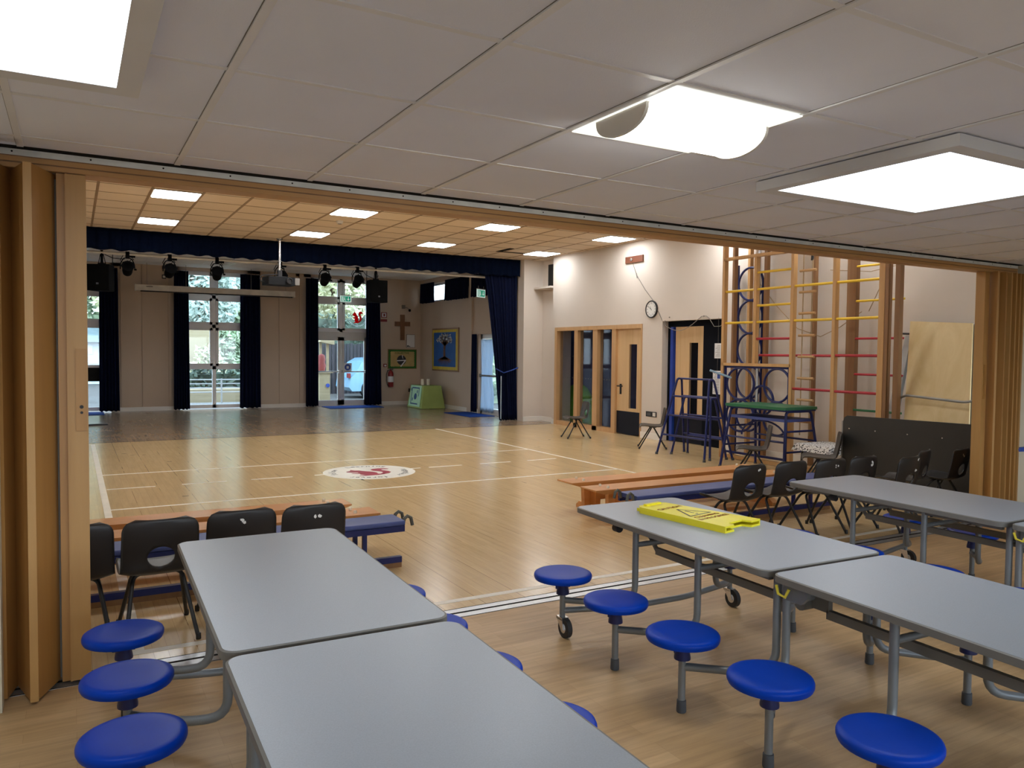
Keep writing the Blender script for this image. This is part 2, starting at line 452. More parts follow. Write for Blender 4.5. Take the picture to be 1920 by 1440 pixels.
# painted lines of the court (each a part of the floor)
def line(x0, x1, y0, y1):
    q = MB(); q.box(x0, x1, y0, y1, 0, .0015); q.build('court_line', M['line'], fh, smooth=False)
line(.235, .295, 4.16, 13.6); line(.235, 6.9, 4.11, 4.16)
line(.295, 6.11, 10.19, 10.23); line(.295, 6.11, 7.94, 7.98)
line(6.08, 6.12, 7.5, 13.72)
x = .3
while x < 6.0:
    if not (2.45 < x+.2 < 3.9): line(x, min(x+.47, 6.08), 9.13, 9.17)
    x += .735
line(2.5, 2.7, 9.13, 9.17); line(3.68, 3.86, 9.13, 9.17)
# scuffs on the boards
for (sx, sy, l, w) in ((.62, 12.2, .07, .03), (.72, 12.0, .07, .03), (.86, 11.95, .05, .03), (1.1, 11.1, .07, .03), (.98, 8.4, .07, .03), (2.58, 12.2, .05, .03), (5.1, 12.2, .05, .03), (4.6, 11.2, .05, .03), (5.0, 11.6, .06, .03), (6.4, 10.4, .05, .03), (6.55, 9.2, .05, .03), (2.9, 8.6, .03, .12), (7.1, 11.2, .05, .03)):
    q = MB(); q.add([(sx-l/2, sy-w*.3, .0012), (sx+l*.4, sy-w/2, .0012), (sx+l/2, sy+w*.4, .0012), (sx-l*.3, sy+w/2, .0012)], [(0, 1, 2, 3)])
    q.build('scuff', M['slot'], fh, smooth=False)

SQ_BODY = [(-.30, .06), (-.38, .14), (-.36, .24), (-.28, .31), (-.235, .46), (-.19, .33), (-.12, .30), (-.08, .20), (-.02, .10), (.05, .0), (.08, -.14), (.06, -.30), (.16, -.40), (.02, -.47), (-.30, -.47), (-.30, -.42), (-.18, -.38), (-.24, -.26), (-.22, -.14), (-.33, -.10), (-.34, -.04), (-.22, -.03), (-.20, .04)]
SQ_TAIL = [(.10, -.42), (.25, -.34), (.33, -.18), (.32, -.02), (.26, .12), (.25, .22), (.31, .27), (.38, .22), (.42, .28), (.37, .38), (.26, .43), (.14, .39), (.08, .28), (.09, .14), (.16, .02), (.19, -.10), (.17, -.22), (.10, -.32)]
def squirrel(mb, size, mx, depth=.004):
    for poly in (SQ_BODY, SQ_TAIL):
        mb.prism([(u*size, w*size) for u, w in poly], 0, depth, 'z', mx)
# school emblem set into the floor
q = MB(); q.prism(circle(3.17, 9.12, .56, 64), 0, .0022); em = q.build('floor_emblem', M['emblem_white'], fh, smooth=False, label='round white floor emblem with lettering round the rim')
q = MB(); squirrel(q, .62, Matrix.Translation((3.17, 9.10, .0022)) @ Matrix.Diagonal((1.15, .9, 1, 1)), .0006)
q.build('emblem_animal', M['emblem_red'], em, smooth=False, label='dark red animal silhouette')
q = MB()
for word, mid in (('Learning', 78), ('together', -28), ('forever', -110), ('follow', 165)):
    n = len(word)
    for i, ch in enumerate(word):
        a = math.radians(mid-(i-(n-1)/2)*8.6)
        mx = Matrix.Translation((3.17+.45*math.cos(a), 9.12+.45*math.sin(a), .003)) @ Matrix.Rotation(a-PI/2, 4, 'Z')
        text(q, ch, .115, mx, .002)
q.build('lettering', M['ink'], em, smooth=False)

# ---------------- walls of the hall
def wall(name, m, *boxes, label=None):
    q = MB()
    for bx in boxes: q.box(*bx)
    return struct(q.build(name, m, smooth=False), label)
T = .3
# back wall with three tall openings
W0, W1, W2 = (-.45, .80), (2.28, 3.88), (5.50, 7.16)
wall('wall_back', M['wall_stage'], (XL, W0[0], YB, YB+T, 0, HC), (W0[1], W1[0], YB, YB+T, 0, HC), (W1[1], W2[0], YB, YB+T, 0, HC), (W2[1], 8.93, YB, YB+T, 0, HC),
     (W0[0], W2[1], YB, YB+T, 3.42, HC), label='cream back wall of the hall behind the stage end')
q = MB()
for a, c, d in ((1.0, 1.445, .035), (4.20, 4.655, .035), (1.46, 1.90, .02), (4.67, 5.10, .02), (2.04, 2.10, .03), (5.20, 5.30, .03)):
    q.box(a, c, YB-d, YB, .1, HC)
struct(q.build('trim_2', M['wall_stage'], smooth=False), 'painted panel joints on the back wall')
# right wall of the hall with the store room front and the recessed door
D1 = (10.84, 13.70, 2.02); D2 = (8.86, 10.31, 2.05)
wall('wall_right', M['wall'], (XR, XR+.4, 4.0, D2[0], 0, HC), (XR, XR+.4, D2[0], D2[1], D2[2], HC), (XR, XR+.4, D2[1], D1[0], 0, HC), (XR, XR+.4, D1[0], D1[1], D1[2], HC),
     (XR, XR+.4, D1[1], 13.80, 0, HC), label='cream right wall of the hall')
wall('wall_recess', M['blackdoor'], (9.0, 9.1, 8.7, 10.32, 0, 2.3), label='dark back of the door recess')
wall('wall_pier', M['wall'], (8.98, 9.12, 13.80, 14.50, 0, HC), (8.5, 9.2, 14.50, 14.75, 0, HC), label='cream pier at the right end of the stage opening')
q = MB(); q.box(8.74, 8.98, 13.82, 14.48, 2.86, 2.90); lg = struct(q.build('trim_3', M['wall'], smooth=False), 'small ledge high beside the stage pier')
q = MB(); q.box(8.83, 8.97, 13.86, 14.05, 2.90, 3.36); q.build('vent_slot', M['slot'], lg, smooth=False)
# stage side wall with high windows and a glazed door
HW = ((17.50, 20.28), (15.9, 17.12)); SD = (15.72, 16.86, 1.93)
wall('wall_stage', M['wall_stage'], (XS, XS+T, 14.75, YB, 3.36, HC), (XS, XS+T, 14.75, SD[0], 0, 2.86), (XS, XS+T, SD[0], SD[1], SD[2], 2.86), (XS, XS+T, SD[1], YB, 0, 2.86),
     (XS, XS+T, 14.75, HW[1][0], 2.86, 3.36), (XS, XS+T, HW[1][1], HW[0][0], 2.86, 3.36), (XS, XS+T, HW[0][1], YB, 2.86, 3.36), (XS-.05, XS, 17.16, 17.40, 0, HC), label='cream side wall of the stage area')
wall('wall_left', M['wall'], (XL-.3, XL, 4.0, YB+T, 0, HC), label='left wall of the hall, hidden behind the partition')
# skirting
q = MB()
for bx in ((W0[1], W1[0], YB-.02, YB, 0, .1), (W1[1], W2[0], YB-.02, YB, 0, .1), (W2[1], XS, YB-.02, YB, 0, .1)): q.box(*bx)
struct(q.build('baseboard_back', M['skirt'], smooth=False), 'white skirting on the back wall')
q = MB()
for bx in ((XR-.02, XR, 4.1, D2[0], 0, .1), (XR-.02, XR, D2[1], D1[0], 0, .11), (XR-.02, XR, D1[1], 13.8, 0, .1), (8.96, 8.98, 13.80, 14.48, 0, .1), (8.5, 8.98, 14.48, 14.5, 0, .1), (XS-.02, XS, SD[1]+.02, YB, 0, .1)): q.box(*bx)
struct(q.build('baseboard_right', M['skirt'], smooth=False), 'white skirting on the right wall')
# ceilings
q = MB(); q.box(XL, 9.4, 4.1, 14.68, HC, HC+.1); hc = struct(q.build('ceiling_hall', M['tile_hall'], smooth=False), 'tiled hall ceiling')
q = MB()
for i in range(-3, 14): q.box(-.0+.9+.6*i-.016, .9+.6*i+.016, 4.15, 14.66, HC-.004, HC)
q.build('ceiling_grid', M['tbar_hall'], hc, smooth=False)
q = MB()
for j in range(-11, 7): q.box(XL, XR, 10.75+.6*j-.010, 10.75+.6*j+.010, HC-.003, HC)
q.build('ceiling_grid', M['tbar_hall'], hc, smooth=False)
q = MB(); q.box(7.36, 7.98, 13.60, 13.68, HC-.006, HC); q.box(7.36, 7.46, 13.12, 13.62, HC-.006, HC)
q.build('open_tile_gap', M['slot'], hc, smooth=False)
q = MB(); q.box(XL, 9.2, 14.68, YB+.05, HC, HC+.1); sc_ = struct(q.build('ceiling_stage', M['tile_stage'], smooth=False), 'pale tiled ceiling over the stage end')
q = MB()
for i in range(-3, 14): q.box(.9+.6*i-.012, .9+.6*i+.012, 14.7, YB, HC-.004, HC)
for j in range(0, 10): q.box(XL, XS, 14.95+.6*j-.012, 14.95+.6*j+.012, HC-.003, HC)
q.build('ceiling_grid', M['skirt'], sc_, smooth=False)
# bulkhead above the partition
wall('wall_bulkhead', M['wall'], (XL, 9.2, 4.0, 4.1, 2.30, HC+.1), label='bulkhead between dining area and hall')

# ---------------- the dining area
q = MB(); q.box(-1.7, 8.4, -3.3, YD-.02, DC, DC+.1); dc = struct(q.build('ceiling', M['tile'], smooth=False), 'white tiled ceiling of the dining area')
gx0, gy0 = .4225, 1.861
# tiles are cut round the recessed light by building the grid proud of them
q = MB()
for i in range(-3, 14): q.box(gx0+.6*i-.012, gx0+.6*i+.012, -3.3, YD-.03, DC-.006, DC)
q.build('ceiling_grid', M['tbar'], dc, smooth=False)
q = MB()
for j in range(-8, 4): q.box(-1.7, 8.2, gy0+.6*j-.012, gy0+.6*j+.012, DC-.003, DC)
q.build('ceiling_grid', M['tbar'], dc, smooth=False)
q = MB()      # shadow gaps along one edge of the bars
for i in range(-3, 14): q.box(gx0+.6*i-.0145, gx0+.6*i-.012, -3.3, YD-.03, DC-.001, DC)
for j in range(-8, 4): q.box(-1.7, 8.2, gy0+.6*j+.012, gy0+.6*j+.0145, DC-.001, DC)
q.build('tile_gap', M['edge'], dc, smooth=False)
q = MB(); q.box(XL, 8.2, YD-.02, YD+.03, DC-.005, DC+.08); struct(q.build('trim_4', M['slot'], smooth=False), 'dark gap at the end of the dining ceiling')
q = MB(); q.box(XL, 8.2, YD+.022, 4.0, 2.285, DC); t5 = struct(q.build('trim_5', M['strip'], smooth=False), 'white metal strip above the partition pelmet')
q = MB()
for k in range(30): q.prism(circle(-.5+.29*k, 2.302, .004, 8), YD+.0215, YD+.024, 'y')
q.build('screw', M['slot'], t5)
q = MB(); q.box(XL, 8.2, YD+.030, 4.0, 2.236, 2.285); q.box(XL, 8.2, YD+.022, YD+.03, 2.262, 2.283); q.box(XL, 8.2, YD+.022, YD+.03, 2.237, 2.256)
t6 = struct(q.build('trim_6', M['pelmet'], smooth=False), 'timber pelmet over the folding partition')
q = MB(); q.box(XL, 8.2, YD+.026, YD+.031, 2.256, 2.2625); q.box(XL, 8.2, YD+.0205, YD+.023, 2.2825, 2.2865); q.build('groove', M['darkwood'], t6, smooth=False)
wall('wall_dining_left', M['dwall'], (-1.7, -1.6, -3.3, 3.86, 0, DC), (-1.7, -.262, 3.70, 3.80, 0, DC), label='cream wall left of the partition')
wall('wall_dining_right', M['dwall'], (8.3, 8.4, -3.3, 3.86, 0, DC), (7.45, 8.4, 3.82, 4.0, 0, DC), label='cream wall right of the partition')
wall('wall_dining_rear', M['dwall'], (-1.7, 8.4, -3.4, -3.3, 0, .55), (-1.7, 8.4, -3.4, -3.3, 2.22, DC), (-1.7, -1.3, -3.4, -3.3, .55, 2.22), (7.9, 8.4, -3.4, -3.3, .55, 2.22), label='dining wall behind the camera with a wide window opening')
q = MB()
for xx in (-1.27, .25, 1.78, 3.3, 4.83, 6.35, 7.83): q.box(xx-.03, xx+.05, -3.39, -3.31, .55, 2.22)
q.box(-1.3, 7.9, -3.39, -3.31, .55, .61); q.box(-1.3, 7.9, -3.39, -3.31, 2.16, 2.22)
struct(q.build('window_4', M['frame'], smooth=False), 'window frame behind the camera')

# ---------------- tall windows in the back wall
def bars(q, x0, x1, zs, xs, y0, y1, w):
    for xx in xs: q.box(xx-w/2, xx+w/2, y0, y1, zs[0], zs[-1])
    for i, z in enumerate(zs):
        a = z if i == 0 else (z-w if i == len(zs)-1 else z-w/2)
        q.box(x0, x1, y0, y1, a, a+w)
def tall_window(name, label, x0, x1, zs, xm, sashes, z_low=None):
    q = MB(); bars(q, x0, x1, zs, [x0+.04, xm, x1-.04], YB+.05, YB+.13, .085)
    w = struct(q.build(name, M['frame'], smooth=False), label)
    for i, (z0, z1) in enumerate(zip(zs, zs[1:])):
        for (a, c) in ((x0+.08, xm-.042), (xm+.042, x1-.08)):
            zz0, zz1 = z0+.043, z1-.043
            if (i, a < xm) in sashes or (i, None) in sashes:
                q = MB(); 
                for bx in ((a, a+.06, zz0, zz1), (c-.06, c, zz0, zz1), (a, c, zz0, zz0+.06), (a, c, zz1-.06, zz1)):
                    q.box(bx[0], bx[1], YB+.03, YB+.08, bx[2], bx[3])
                q.build('sash', M['frame'], w, smooth=False)
            q = MB(); q.box(a, c, YB+.085, YB+.095, zz0, zz1); q.build('pane', M['glass'], w, smooth=False)
    return w
w1 = tall_window('window_1', 'tall white window between the first two navy curtains', W1[0], W1[1], [.03, 1.04, 2.07, 2.80, 3.42], 3.09, {(1, None), (2, None), (3, None)})
w0 = tall_window('window_2', 'tall white window at the far left, half behind a navy curtain', W0[0], W0[1], [.03, 1.0, 2.07, 2.80, 3.42], .16, {(1, None), (2, None), (3, None)})
q = MB(); q.box(.2, .74, YB+.02, YB+.05, .72, 1.04); q.build('dark_panel', M['slot'], w0, smooth=False)
w2 = tall_window('window_3', 'white window lights over the glazed double doors', W2[0], W2[1], [2.0, 2.84, 3.42], 6.33, {(0, None), (1, None)})
d3 = sempty('door_3', 'grey framed glazed double doors in the back wall')
q = MB()
for bx in ((W2[0], W2[0]+.1, .0, 2.0), (W2[1]-.1, W2[1], .0, 2.0), (W2[0], W2[1], 1.86, 2.0), (W2[0], W2[1], .0, .03)): q.box(bx[0], bx[1], YB+.03, YB+.13, bx[2], bx[3])
q.build('frame', M['doorframe'], d3, smooth=False)
for a, c in ((W2[0]+.1, 6.325), (6.335, W2[1]-.1)):
    q = MB()
    for bx in ((a, a+.085, .03, 1.86), (c-.085, c, .03, 1.86), (a, c, .03, .16), (a, c, 1.77, 1.86)): q.box(bx[0], bx[1], YB+.05, YB+.1, bx[2], bx[3])
    lf = q.build('door_leaf', M['doorframe'], d3, smooth=False)
    q = MB(); q.box(a+.085, c-.085, YB+.07, YB+.08, .16, 1.77); q.build('pane', M['glass'], lf, smooth=False)
    q = MB(); q.tube([(a+.04, YB+.0, .93), (c-.04, YB+.0, .93)], .017); q.box(a+.02, a+.07, YB-.03, YB+.05, .89, .97); q.box(c-.07, c-.02, YB-.03, YB+.05, .89, .97)
    q.build('push_bar', M['white'], lf)
# sticker and notice on the glass belong to the doors and window
q = MB(); squirrel(q, .36, on_back(6.80, YB+.085, 2.42)); q.build('animal_sticker', M['redfilm'], w2, smooth=False, label='red squirrel sticker on the glass')
q = MB()
for k in range(14):
    a = math.radians(200+k*10); mx = on_back(6.80+.25*math.cos(a), YB+.082, 2.42+.25*math.sin(a)); text(q, 'LEARNINGTOGETH'[k], .05, mx @ Matrix.Rotation(a+PI/2, 4, 'Z'))
q.build('sticker_lettering', M['whitefilm'], w2, smooth=False)
q = MB(); q.box(6.40, 6.63, YB+.055, YB+.068, .905, 1.16); nt_ = q.build('notice', M['paper'], d3, smooth=False, label='white and blue mandatory notice on the door glass')
q = MB(); q.prism(circle(6.515, 1.05, .085, 28), YB+.05, YB+.055, 'y'); q.box(6.42, 6.61, YB+.05, YB+.055, .915, .95); q.build('blue_disc', M['ledge'], nt_, smooth=False)
q = MB(); q.box(6.485, 6.545, YB+.046, YB+.05, 1.01, 1.08); q.build('pictogram', M['paper'], nt_, smooth=False)

# ---------------- high windows in the side wall of the stage
for k, (a, c) in enumerate(HW):
    q = MB(); q.box(XS+.1, XS+.16, a, c, 2.86, 2.91); q.box(XS+.1, XS+.16, a, c, 3.31, 3.36); q.box(XS+.1, XS+.16, a, a+.05, 2.86, 3.36); q.box(XS+.1, XS+.16, c-.05, c, 2.86, 3.36); q.box(XS+.1, XS+.16, (a+c)/2-.03, (a+c)/2+.03, 2.86, 3.36)
    w = struct(q.build('window_%d' % (5+k), M['frame'], smooth=False), 'high narrow window %s in the stage side wall' % ('over the tree picture' if k == 0 else 'over the side door'))
    q = MB(); q.box(XS+.125, XS+.135, a+.05, c-.05, 2.91, 3.31); q.build('pane', M['glass'], w, smooth=False)
# glazed side door
d4 = sempty('door_4', 'white glazed exit door in the stage side wall')
q = MB()
for bx in ((SD[0], SD[0]+.09, 0, SD[2]), (SD[1]-.09, SD[1], 0, SD[2]), (SD[0], SD[1], SD[2]-.11, SD[2]), (SD[0], SD[1], 0, .14)): q.box(XS+.06, XS+.14, bx[0], bx[1], bx[2], bx[3])
q.build('frame', M['doorframe'], d4, smooth=False)
q = MB(); q.box(XS+.095, XS+.105, SD[0]+.09, SD[1]-.09, .14, SD[2]-.11); q.build('pane', M['glass'], d4, smooth=False)
q = MB(); q.tube([(XS+.0, SD[0]+.12, .93), (XS+.0, SD[1]-.12, .93)], .022); q.box(XS-.03, XS+.06, SD[0]+.02, SD[0]+.13, .86, 1.0); q.box(XS-.02, XS+.06, SD[1]-.14, SD[1]-.08, .89, .97); q.build('push_bar', M['cable'], d4)

# ---------------- store room front (door_1) and recessed door (door_2)
d1 = sempty('door_1', 'oak framed glazed screen with a plain oak door')
q = MB(); y0, y1, zt = D1
F0, F1 = XR+.03, XR+.14
def oakbar(q, a, c, z0, z1, x0=F0, x1=F1): q.box(x0, x1, a, c, z0, z1)
oakbar(q, y0, y1, zt-.075, zt, XR-.012); oakbar(q, y1-.085, y1, 0, zt-.075, XR-.012); oakbar(q, y0, y0+.035, 0, zt-.075, XR-.012)
for a, c in ((12.87, 12.99), (12.20, 12.35), (11.62, 11.74)): oakbar(q, a, c, 0, zt-.075, XR+.0)
oakbar(q, 11.74, y1-.085, 0, .085, XR+.0)
q.build('frame', M['oakframe'], d1, smooth=False)
for a, c in ((12.99, y1-.085), (12.35, 12.87), (11.74, 12.20)):
    q = MB(); q.box(XR+.075, XR+.083, a, c, .085, zt-.075); pn = q.build('pane', M['glassdark'], d1, smooth=False)
    q = MB()
    for zz in (.98, 1.42):
        for k in range(int((c-a)/.09)): q.box(XR+.072, XR+.075, a+.05+.09*k, a+.065+.09*k, zz, zz+.015)
    q.build('glass_dots', M['cable'], pn, smooth=False)
q = MB()
for bx in ((10.875, 11.05, .43, 1.945), (11.27, 11.62, .43, 1.945), (11.05, 11.27, 1.66, 1.945), (11.05, 11.27, .43, .49)): q.box(XR+.05, XR+.095, *bx)
dl = q.build('door_leaf', M['oak'], d1, smooth=False)
q = MB(); q.box(XR+.065, XR+.075, 11.05, 11.27, .49, 1.66); q.build('vision_panel', M['glassdark'], dl, smooth=False)
q = MB(); q.box(XR+.046, XR+.095, 10.875, 11.62, .02, .43); q.build('kick_plate', M['kick'], dl, smooth=False)
q = MB(); q.box(XR+.035, XR+.05, 11.485, 11.525, .74, .93); q.tube([(XR+.05, 11.505, .89), (XR+.0, 11.505, .89), (XR+.0, 11.40, .89)], .011); q.tube([(XR+.0, 11.505, .89), (XR+.0, 11.56, .89)], .011); q.build('handle', M['brass'], dl)
q = MB(); q.box(9.45, 9.5, 10.5, 14.6, 0, 2.3); q.box(XR+.4, 9.5, 14.6, 14.65, 0, 2.3); q.box(XR+.4, 9.5, 10.5, 10.55, 0, 2.3)
struct(q.build('wall_store', M['navyboard'], smooth=False), 'navy lined store room behind the glazed screen')
q = MB(); q.box(XR+.39, 9.5, 10.55, 14.6, 2.1, 2.15); struct(q.build('ceiling_store', M['navyboard'], smooth=False), 'store room ceiling')

d2 = sempty('door_2', 'recessed oak door in a black surround')
q = MB(); q.box(8.93, 9.0, 8.70, 9.45, 0, 2.05); q.box(8.93, 9.0, 10.22, 10.31, 0, 2.05); q.box(8.93, 9.0, 9.45, 10.22, 1.955, 2.05); q.build('frame', M['blackdoor'], d2, smooth=False)
q = MB()
for bx in ((9.46, 9.585, .43, 1.95), (9.79, 10.13, .43, 1.95), (9.585, 9.79, 1.68, 1.95), (9.585, 9.79, .43, .48)): q.box(8.945, 8.99, *bx)
dl2 = q.build('door_leaf', M['oak'], d2, smooth=False)
q = MB(); q.box(8.96, 8.97, 9.585, 9.79, .48, 1.68); q.build('vision_panel', M['glassdark'], dl2, smooth=False)
q = MB(); q.box(8.94, 8.99, 9.46, 10.13, .01, .43); q.build('kick_plate', M['kick'], dl2, smooth=False)
q = MB(); q.box(8.90, 8.99, 10.15, 10.215, .01, 1.95); q.build('blue_post', M['blueedge'], d2, smooth=False)

# ================================================================== LIGHTS IN THE CEILINGS
def surface_panel(label, x0, x1, y0, y1):
    cx, cy = (x0+x1)/2, (y0+y1)/2; w, d = (x1-x0)/2, (y1-y0)/2
    t = thing('ceiling_light', label, 'ceiling light', (cx, cy, DC-.006), 0, 'square light panels fixed under the dining ceiling')
    o_ = [(-w, -d), (w, -d), (w, d), (-w, d)]; i_ = [(-w+.065, -d+.075), (w-.065, -d+.075), (w-.065, d-.075), (-w+.065, d-.075)]
    q = MB(); vs = [(x, y, z) for z in (0, -.046) for x, y in o_]+[(x, y, z) for z in (-.046, -.01) for x, y in i_]
    q.add(vs, [f for k in range(4) for f in ((k, (k+1) % 4, 4+(k+1) % 4, 4+k), (4+k, 4+(k+1) % 4, 8+(k+1) % 4, 8+k), (8+k, 8+(k+1) % 4, 12+(k+1) % 4, 12+k))]+[(0, 3, 2, 1), (12, 13, 14, 15)])
    q.build('light_frame', M['lightframe'], t, smooth=False)
    q = MB(); q.box(-w+.065, w-.065, -d+.075, d-.075, -.043, -.02); q.build('diffuser', M['led_d'], t, smooth=False)
surface_panel('surface-mounted white light panel on the ceiling, right of the bulging light', 2.87, 4.07, 1.715, 2.70)
surface_panel('surface-mounted white light panel on the ceiling at the top left corner', -.98, .19, 1.75, 2.73)
t = thing('recessed_light', 'ceiling light with a bulging tub diffuser and grey end cap', 'ceiling light', (gx0+1.5, gy0+.3, DC-.0066))
q = MB(); q.box(-.287, .287, -.287, .287, -.004, 0); q.build('reflector', M['reflector'], t, smooth=False)
def tub(r, h, x0, x1, n=20):
    q = MB(); q.prism([(r*math.cos(PI*k/n), -h*math.sin(PI*k/n)**.8-.004) for k in range(n+1)], x0, x1, 'x'); return q
tub(.135, .075, -.27, .27).build('diffuser', M['tubelight'], t, angle=30)
tub(.140, .079, -.283, -.27).build('end_cap', M['skirt'], t, angle=30); tub(.140, .079, .27, .283).build('end_cap', M['skirt'], t, angle=30)
proto = None
NM = ['far left', 'second from the left', 'third from the left', 'far right']
for j, yy in enumerate((11.05, 13.45, 8.65, 6.25)):
    for i, xx in enumerate((1.2, 3.59, 5.97, 8.29)):
        lab = 'square LED panel in the hall ceiling, %s of the %s row' % (NM[i], ('nearer visible', 'farther', 'hidden second', 'hidden first')[j])
        if proto is None:
            proto = t = thing('led_panel', lab, 'ceiling light', (xx, yy, HC-.006), 0, 'square LED panels in the hall ceiling')
            q = MB(); q.prism(rrect(-.285, .285, -.285, .285, .02), -.006, 0); q.build('panel_frame', M['skirt'], t, smooth=False)
            q = MB(); q.prism(rrect(-.272, .272, -.272, .272, .02), -.010, -.006); q.build('diffuser', M['led'], t, smooth=False)
        else: copy_tree(proto, (xx, yy, HC-.006), 0, lab)
t = thing('smoke_detector', 'small white smoke detector on the hall ceiling', 'detector', (3.63, 11.86, HC))
q = MB(); q.lathe([(.055, 0), (.055, -.018), (.04, -.045), (.0, -.05)]); q.build('body', M['white'], t)
q = MB(); q.lathe([(.03, -.046), (.028, -.052), (.0, -.054)]); q.build('sensor', M['cable'], t)

# ================================================================== FOLDING DINING TABLES
TH = .62
SEATY = (-1.2, -.72, -.24, .24, .72, 1.2)
SO = .575
def dining_table(label, loc, rz, latch=True):
    t = thing('folding_dining_table', label, 'table', loc, rz, 'folding dining tables with fixed blue stools')
    for s in (1, -1):
        y0, y1 = sorted((s*.012, s*1.455))
        q = MB(); q.prism(rrect(-.347, .347, y0+.007, y1-.007, .045), TH-.024, TH); top = q.build('tabletop', M['laminate'], t)
        q = MB(); P1 = rrect(-.355, .355, y0, y1, .052); P0 = rrect(-.347, .347, y0+.007, y1-.007, .045); n = len(P1)
        vs = [(x, y, z) for z in (TH-.028, TH-.003) for x, y in P1]+[(x, y, TH-.0005) for x, y in P0]+[(x, y, TH-.028) for x, y in P0]
        fs = []
        for a, c in ((0, 1), (1, 2), (3, 0)):
            for i in range(n): fs.append((a*n+i, a*n+(i+1) % n, c*n+(i+1) % n, c*n+i))
        q.add(vs, fs); q.build('edge_strip', M['edge'], top)
    # legs: a bent tube from under the top out to every stool
    for sx in (1, -1):
        for sy in SEATY:
            s = 1 if sy > 0 else -1
            ly = sy-s*.215
            last = abs(sy) > 1
            q = MB(); q.tube(bend([(sx*.27, ly, TH-.027), (sx*.27, ly, .215), (sx*.40, ly+s*.06, .195), (sx*(SO-.005), sy, .19)], .075), .0165, 12)
            q.build('leg', M['tube'], t)
            q = MB(); q.lathe([(.0, -.012), (.11, -.014), (.138, -.018), (.147, -.016), (.1515, -.006), (.1515, .004), (.148, .012), (.140, .0165), (.125, .018), (.08, .0165), (.0, .0155)], (sx*SO, sy, .322), 40)
            st = q.build('stool_seat', M['stool'], t)
            q = MB(); q.lathe([(.034, 0), (.034, .01), (.026, .055), (.036, .075), (.06, .08)], (sx*SO, sy, .224), 16); q.box(sx*SO-.042, sx*SO+.042, sy-.004, sy+.004, .255, .303)
            q.build('socket', M['stoolcup'], st)
            q = MB(); q.tube([(sx*SO, sy, .09 if last else .03), (sx*SO, sy, .25)], .0155, 12)
            q.build('post', M['tube'], st)
            if last:
                q = MB(); q.prism(circle(sy-s*.03, .052, .052, 24), sx*SO-.013, sx*SO+.013, 'x'); c = q.build('castor', M['rubber'], t)
                q = MB(); q.prism(circle(sy-s*.03, .052, .026, 18), sx*SO-.016, sx*SO+.016, 'x'); q.prism([(sy-.03, .10), (sy+.03, .10), (sy-s*.03+.014, .045), (sy-s*.03-.014, .045)], sx*SO-.021, sx*SO-.017, 'x'); q.prism([(sy-.03, .10), (sy+.03, .10), (sy-s*.03+.014, .045), (sy-s*.03-.014, .045)], sx*SO+.017, sx*SO+.021, 'x'); q.box(sx*SO-.021, sx*SO+.021, sy-.03, sy+.03, .09, .104)
                q.build('fork', M['chrome'], c)
            else:
                q = MB(); q.lathe([(.019, 0), (.021, .006), (.0195, .05), (.016, .052)], (sx*SO, sy, 0), 14); q.build('rubber_foot', M['foot'], st)
    for s in (1, -1):
        q = MB(); q.tube(bend([(-SO+.005, s*1.2, .135), (-.2, s*1.14, .12), (.2, s*1.14, .12), (SO-.005, s*1.2, .135)], .1), .0165, 12); q.build('stretcher', M['tube'], t)
        for yy in (.98, .50, .03):
            q = MB(); q.tube([(-.27, s*yy, .50), (.27, s*yy, .50)], .014, 10); q.build('crossbar', M['tube'], t)
    for sx in (.12, -.12):
        for s in (1, -1):
            q = MB(); q.box(sx-.012, sx+.012, *sorted((s*.10, s*1.0)), .43, .465); q.tube([(sx, s*1.0, .45), (sx, s*1.08, .53), (sx, s*1.08, .58)], .012, 8); q.build('link_bar', M['edge'], t)
        q = MB(); q.tube([(sx-.05, 0, .47), (sx+.05, 0, .47)], .03, 12); q.box(sx-.012, sx+.012, -.11, .11, .455, .51); q.build('hinge', M['edge'], t)
    for s in (1, -1):
        for xx in (-.27, .27):
            q = MB(); q.box(xx-.012, xx+.012, *sorted((s*.06, s*1.42)), TH-.056, TH-.025); q.build('rail', M['edge'], t)
            q = MB(); q.lathe([(.022, -.02), (.022, .02)], (0, 0, 0), 14, Matrix.Translation((xx-.02, s*1.12, TH-.06)) @ Matrix.Rotation(PI/2, 4, 'X')); q.build('buffer', M['rubber'], t)
    if not latch: return t
    q = MB(); q.prism([(-.16, TH-.03), (-.05, TH-.03), (-.05, TH-.10), (-.13, TH-.10), (-.16, TH-.07)], -.31, -.29, 'x'); q.build('bracket', M['tube'], t)
    q = MB(); q.tube([(-.335, -.03, TH-.045), (-.34, -.045, TH-.075), (-.335, -.075, TH-.082), (-.325, -.085, TH-.05)], .006, 8); q.build('latch', M['latch'], t, label='yellow latch handle')
    return t
ta = dining_table('left folding dining table with blue stools along its left side', (.713, 2.26, 0), math.radians(-1.5), False)
tb = dining_table('middle folding dining table carrying the yellow floor sign', (2.747, 2.133, 0), math.radians(-2.35))
tc_ = copy_tree(tb, (4.575, 2.205, 0), math.radians(-1.2), 'far right folding dining table in front of the right-hand chairs')

# wet floor sign lying on the middle table
t = thing('floor_sign', 'folded yellow cleaning caution sign lying on the grey table', 'sign', (2.823, 3.037, TH), math.radians(10.5))
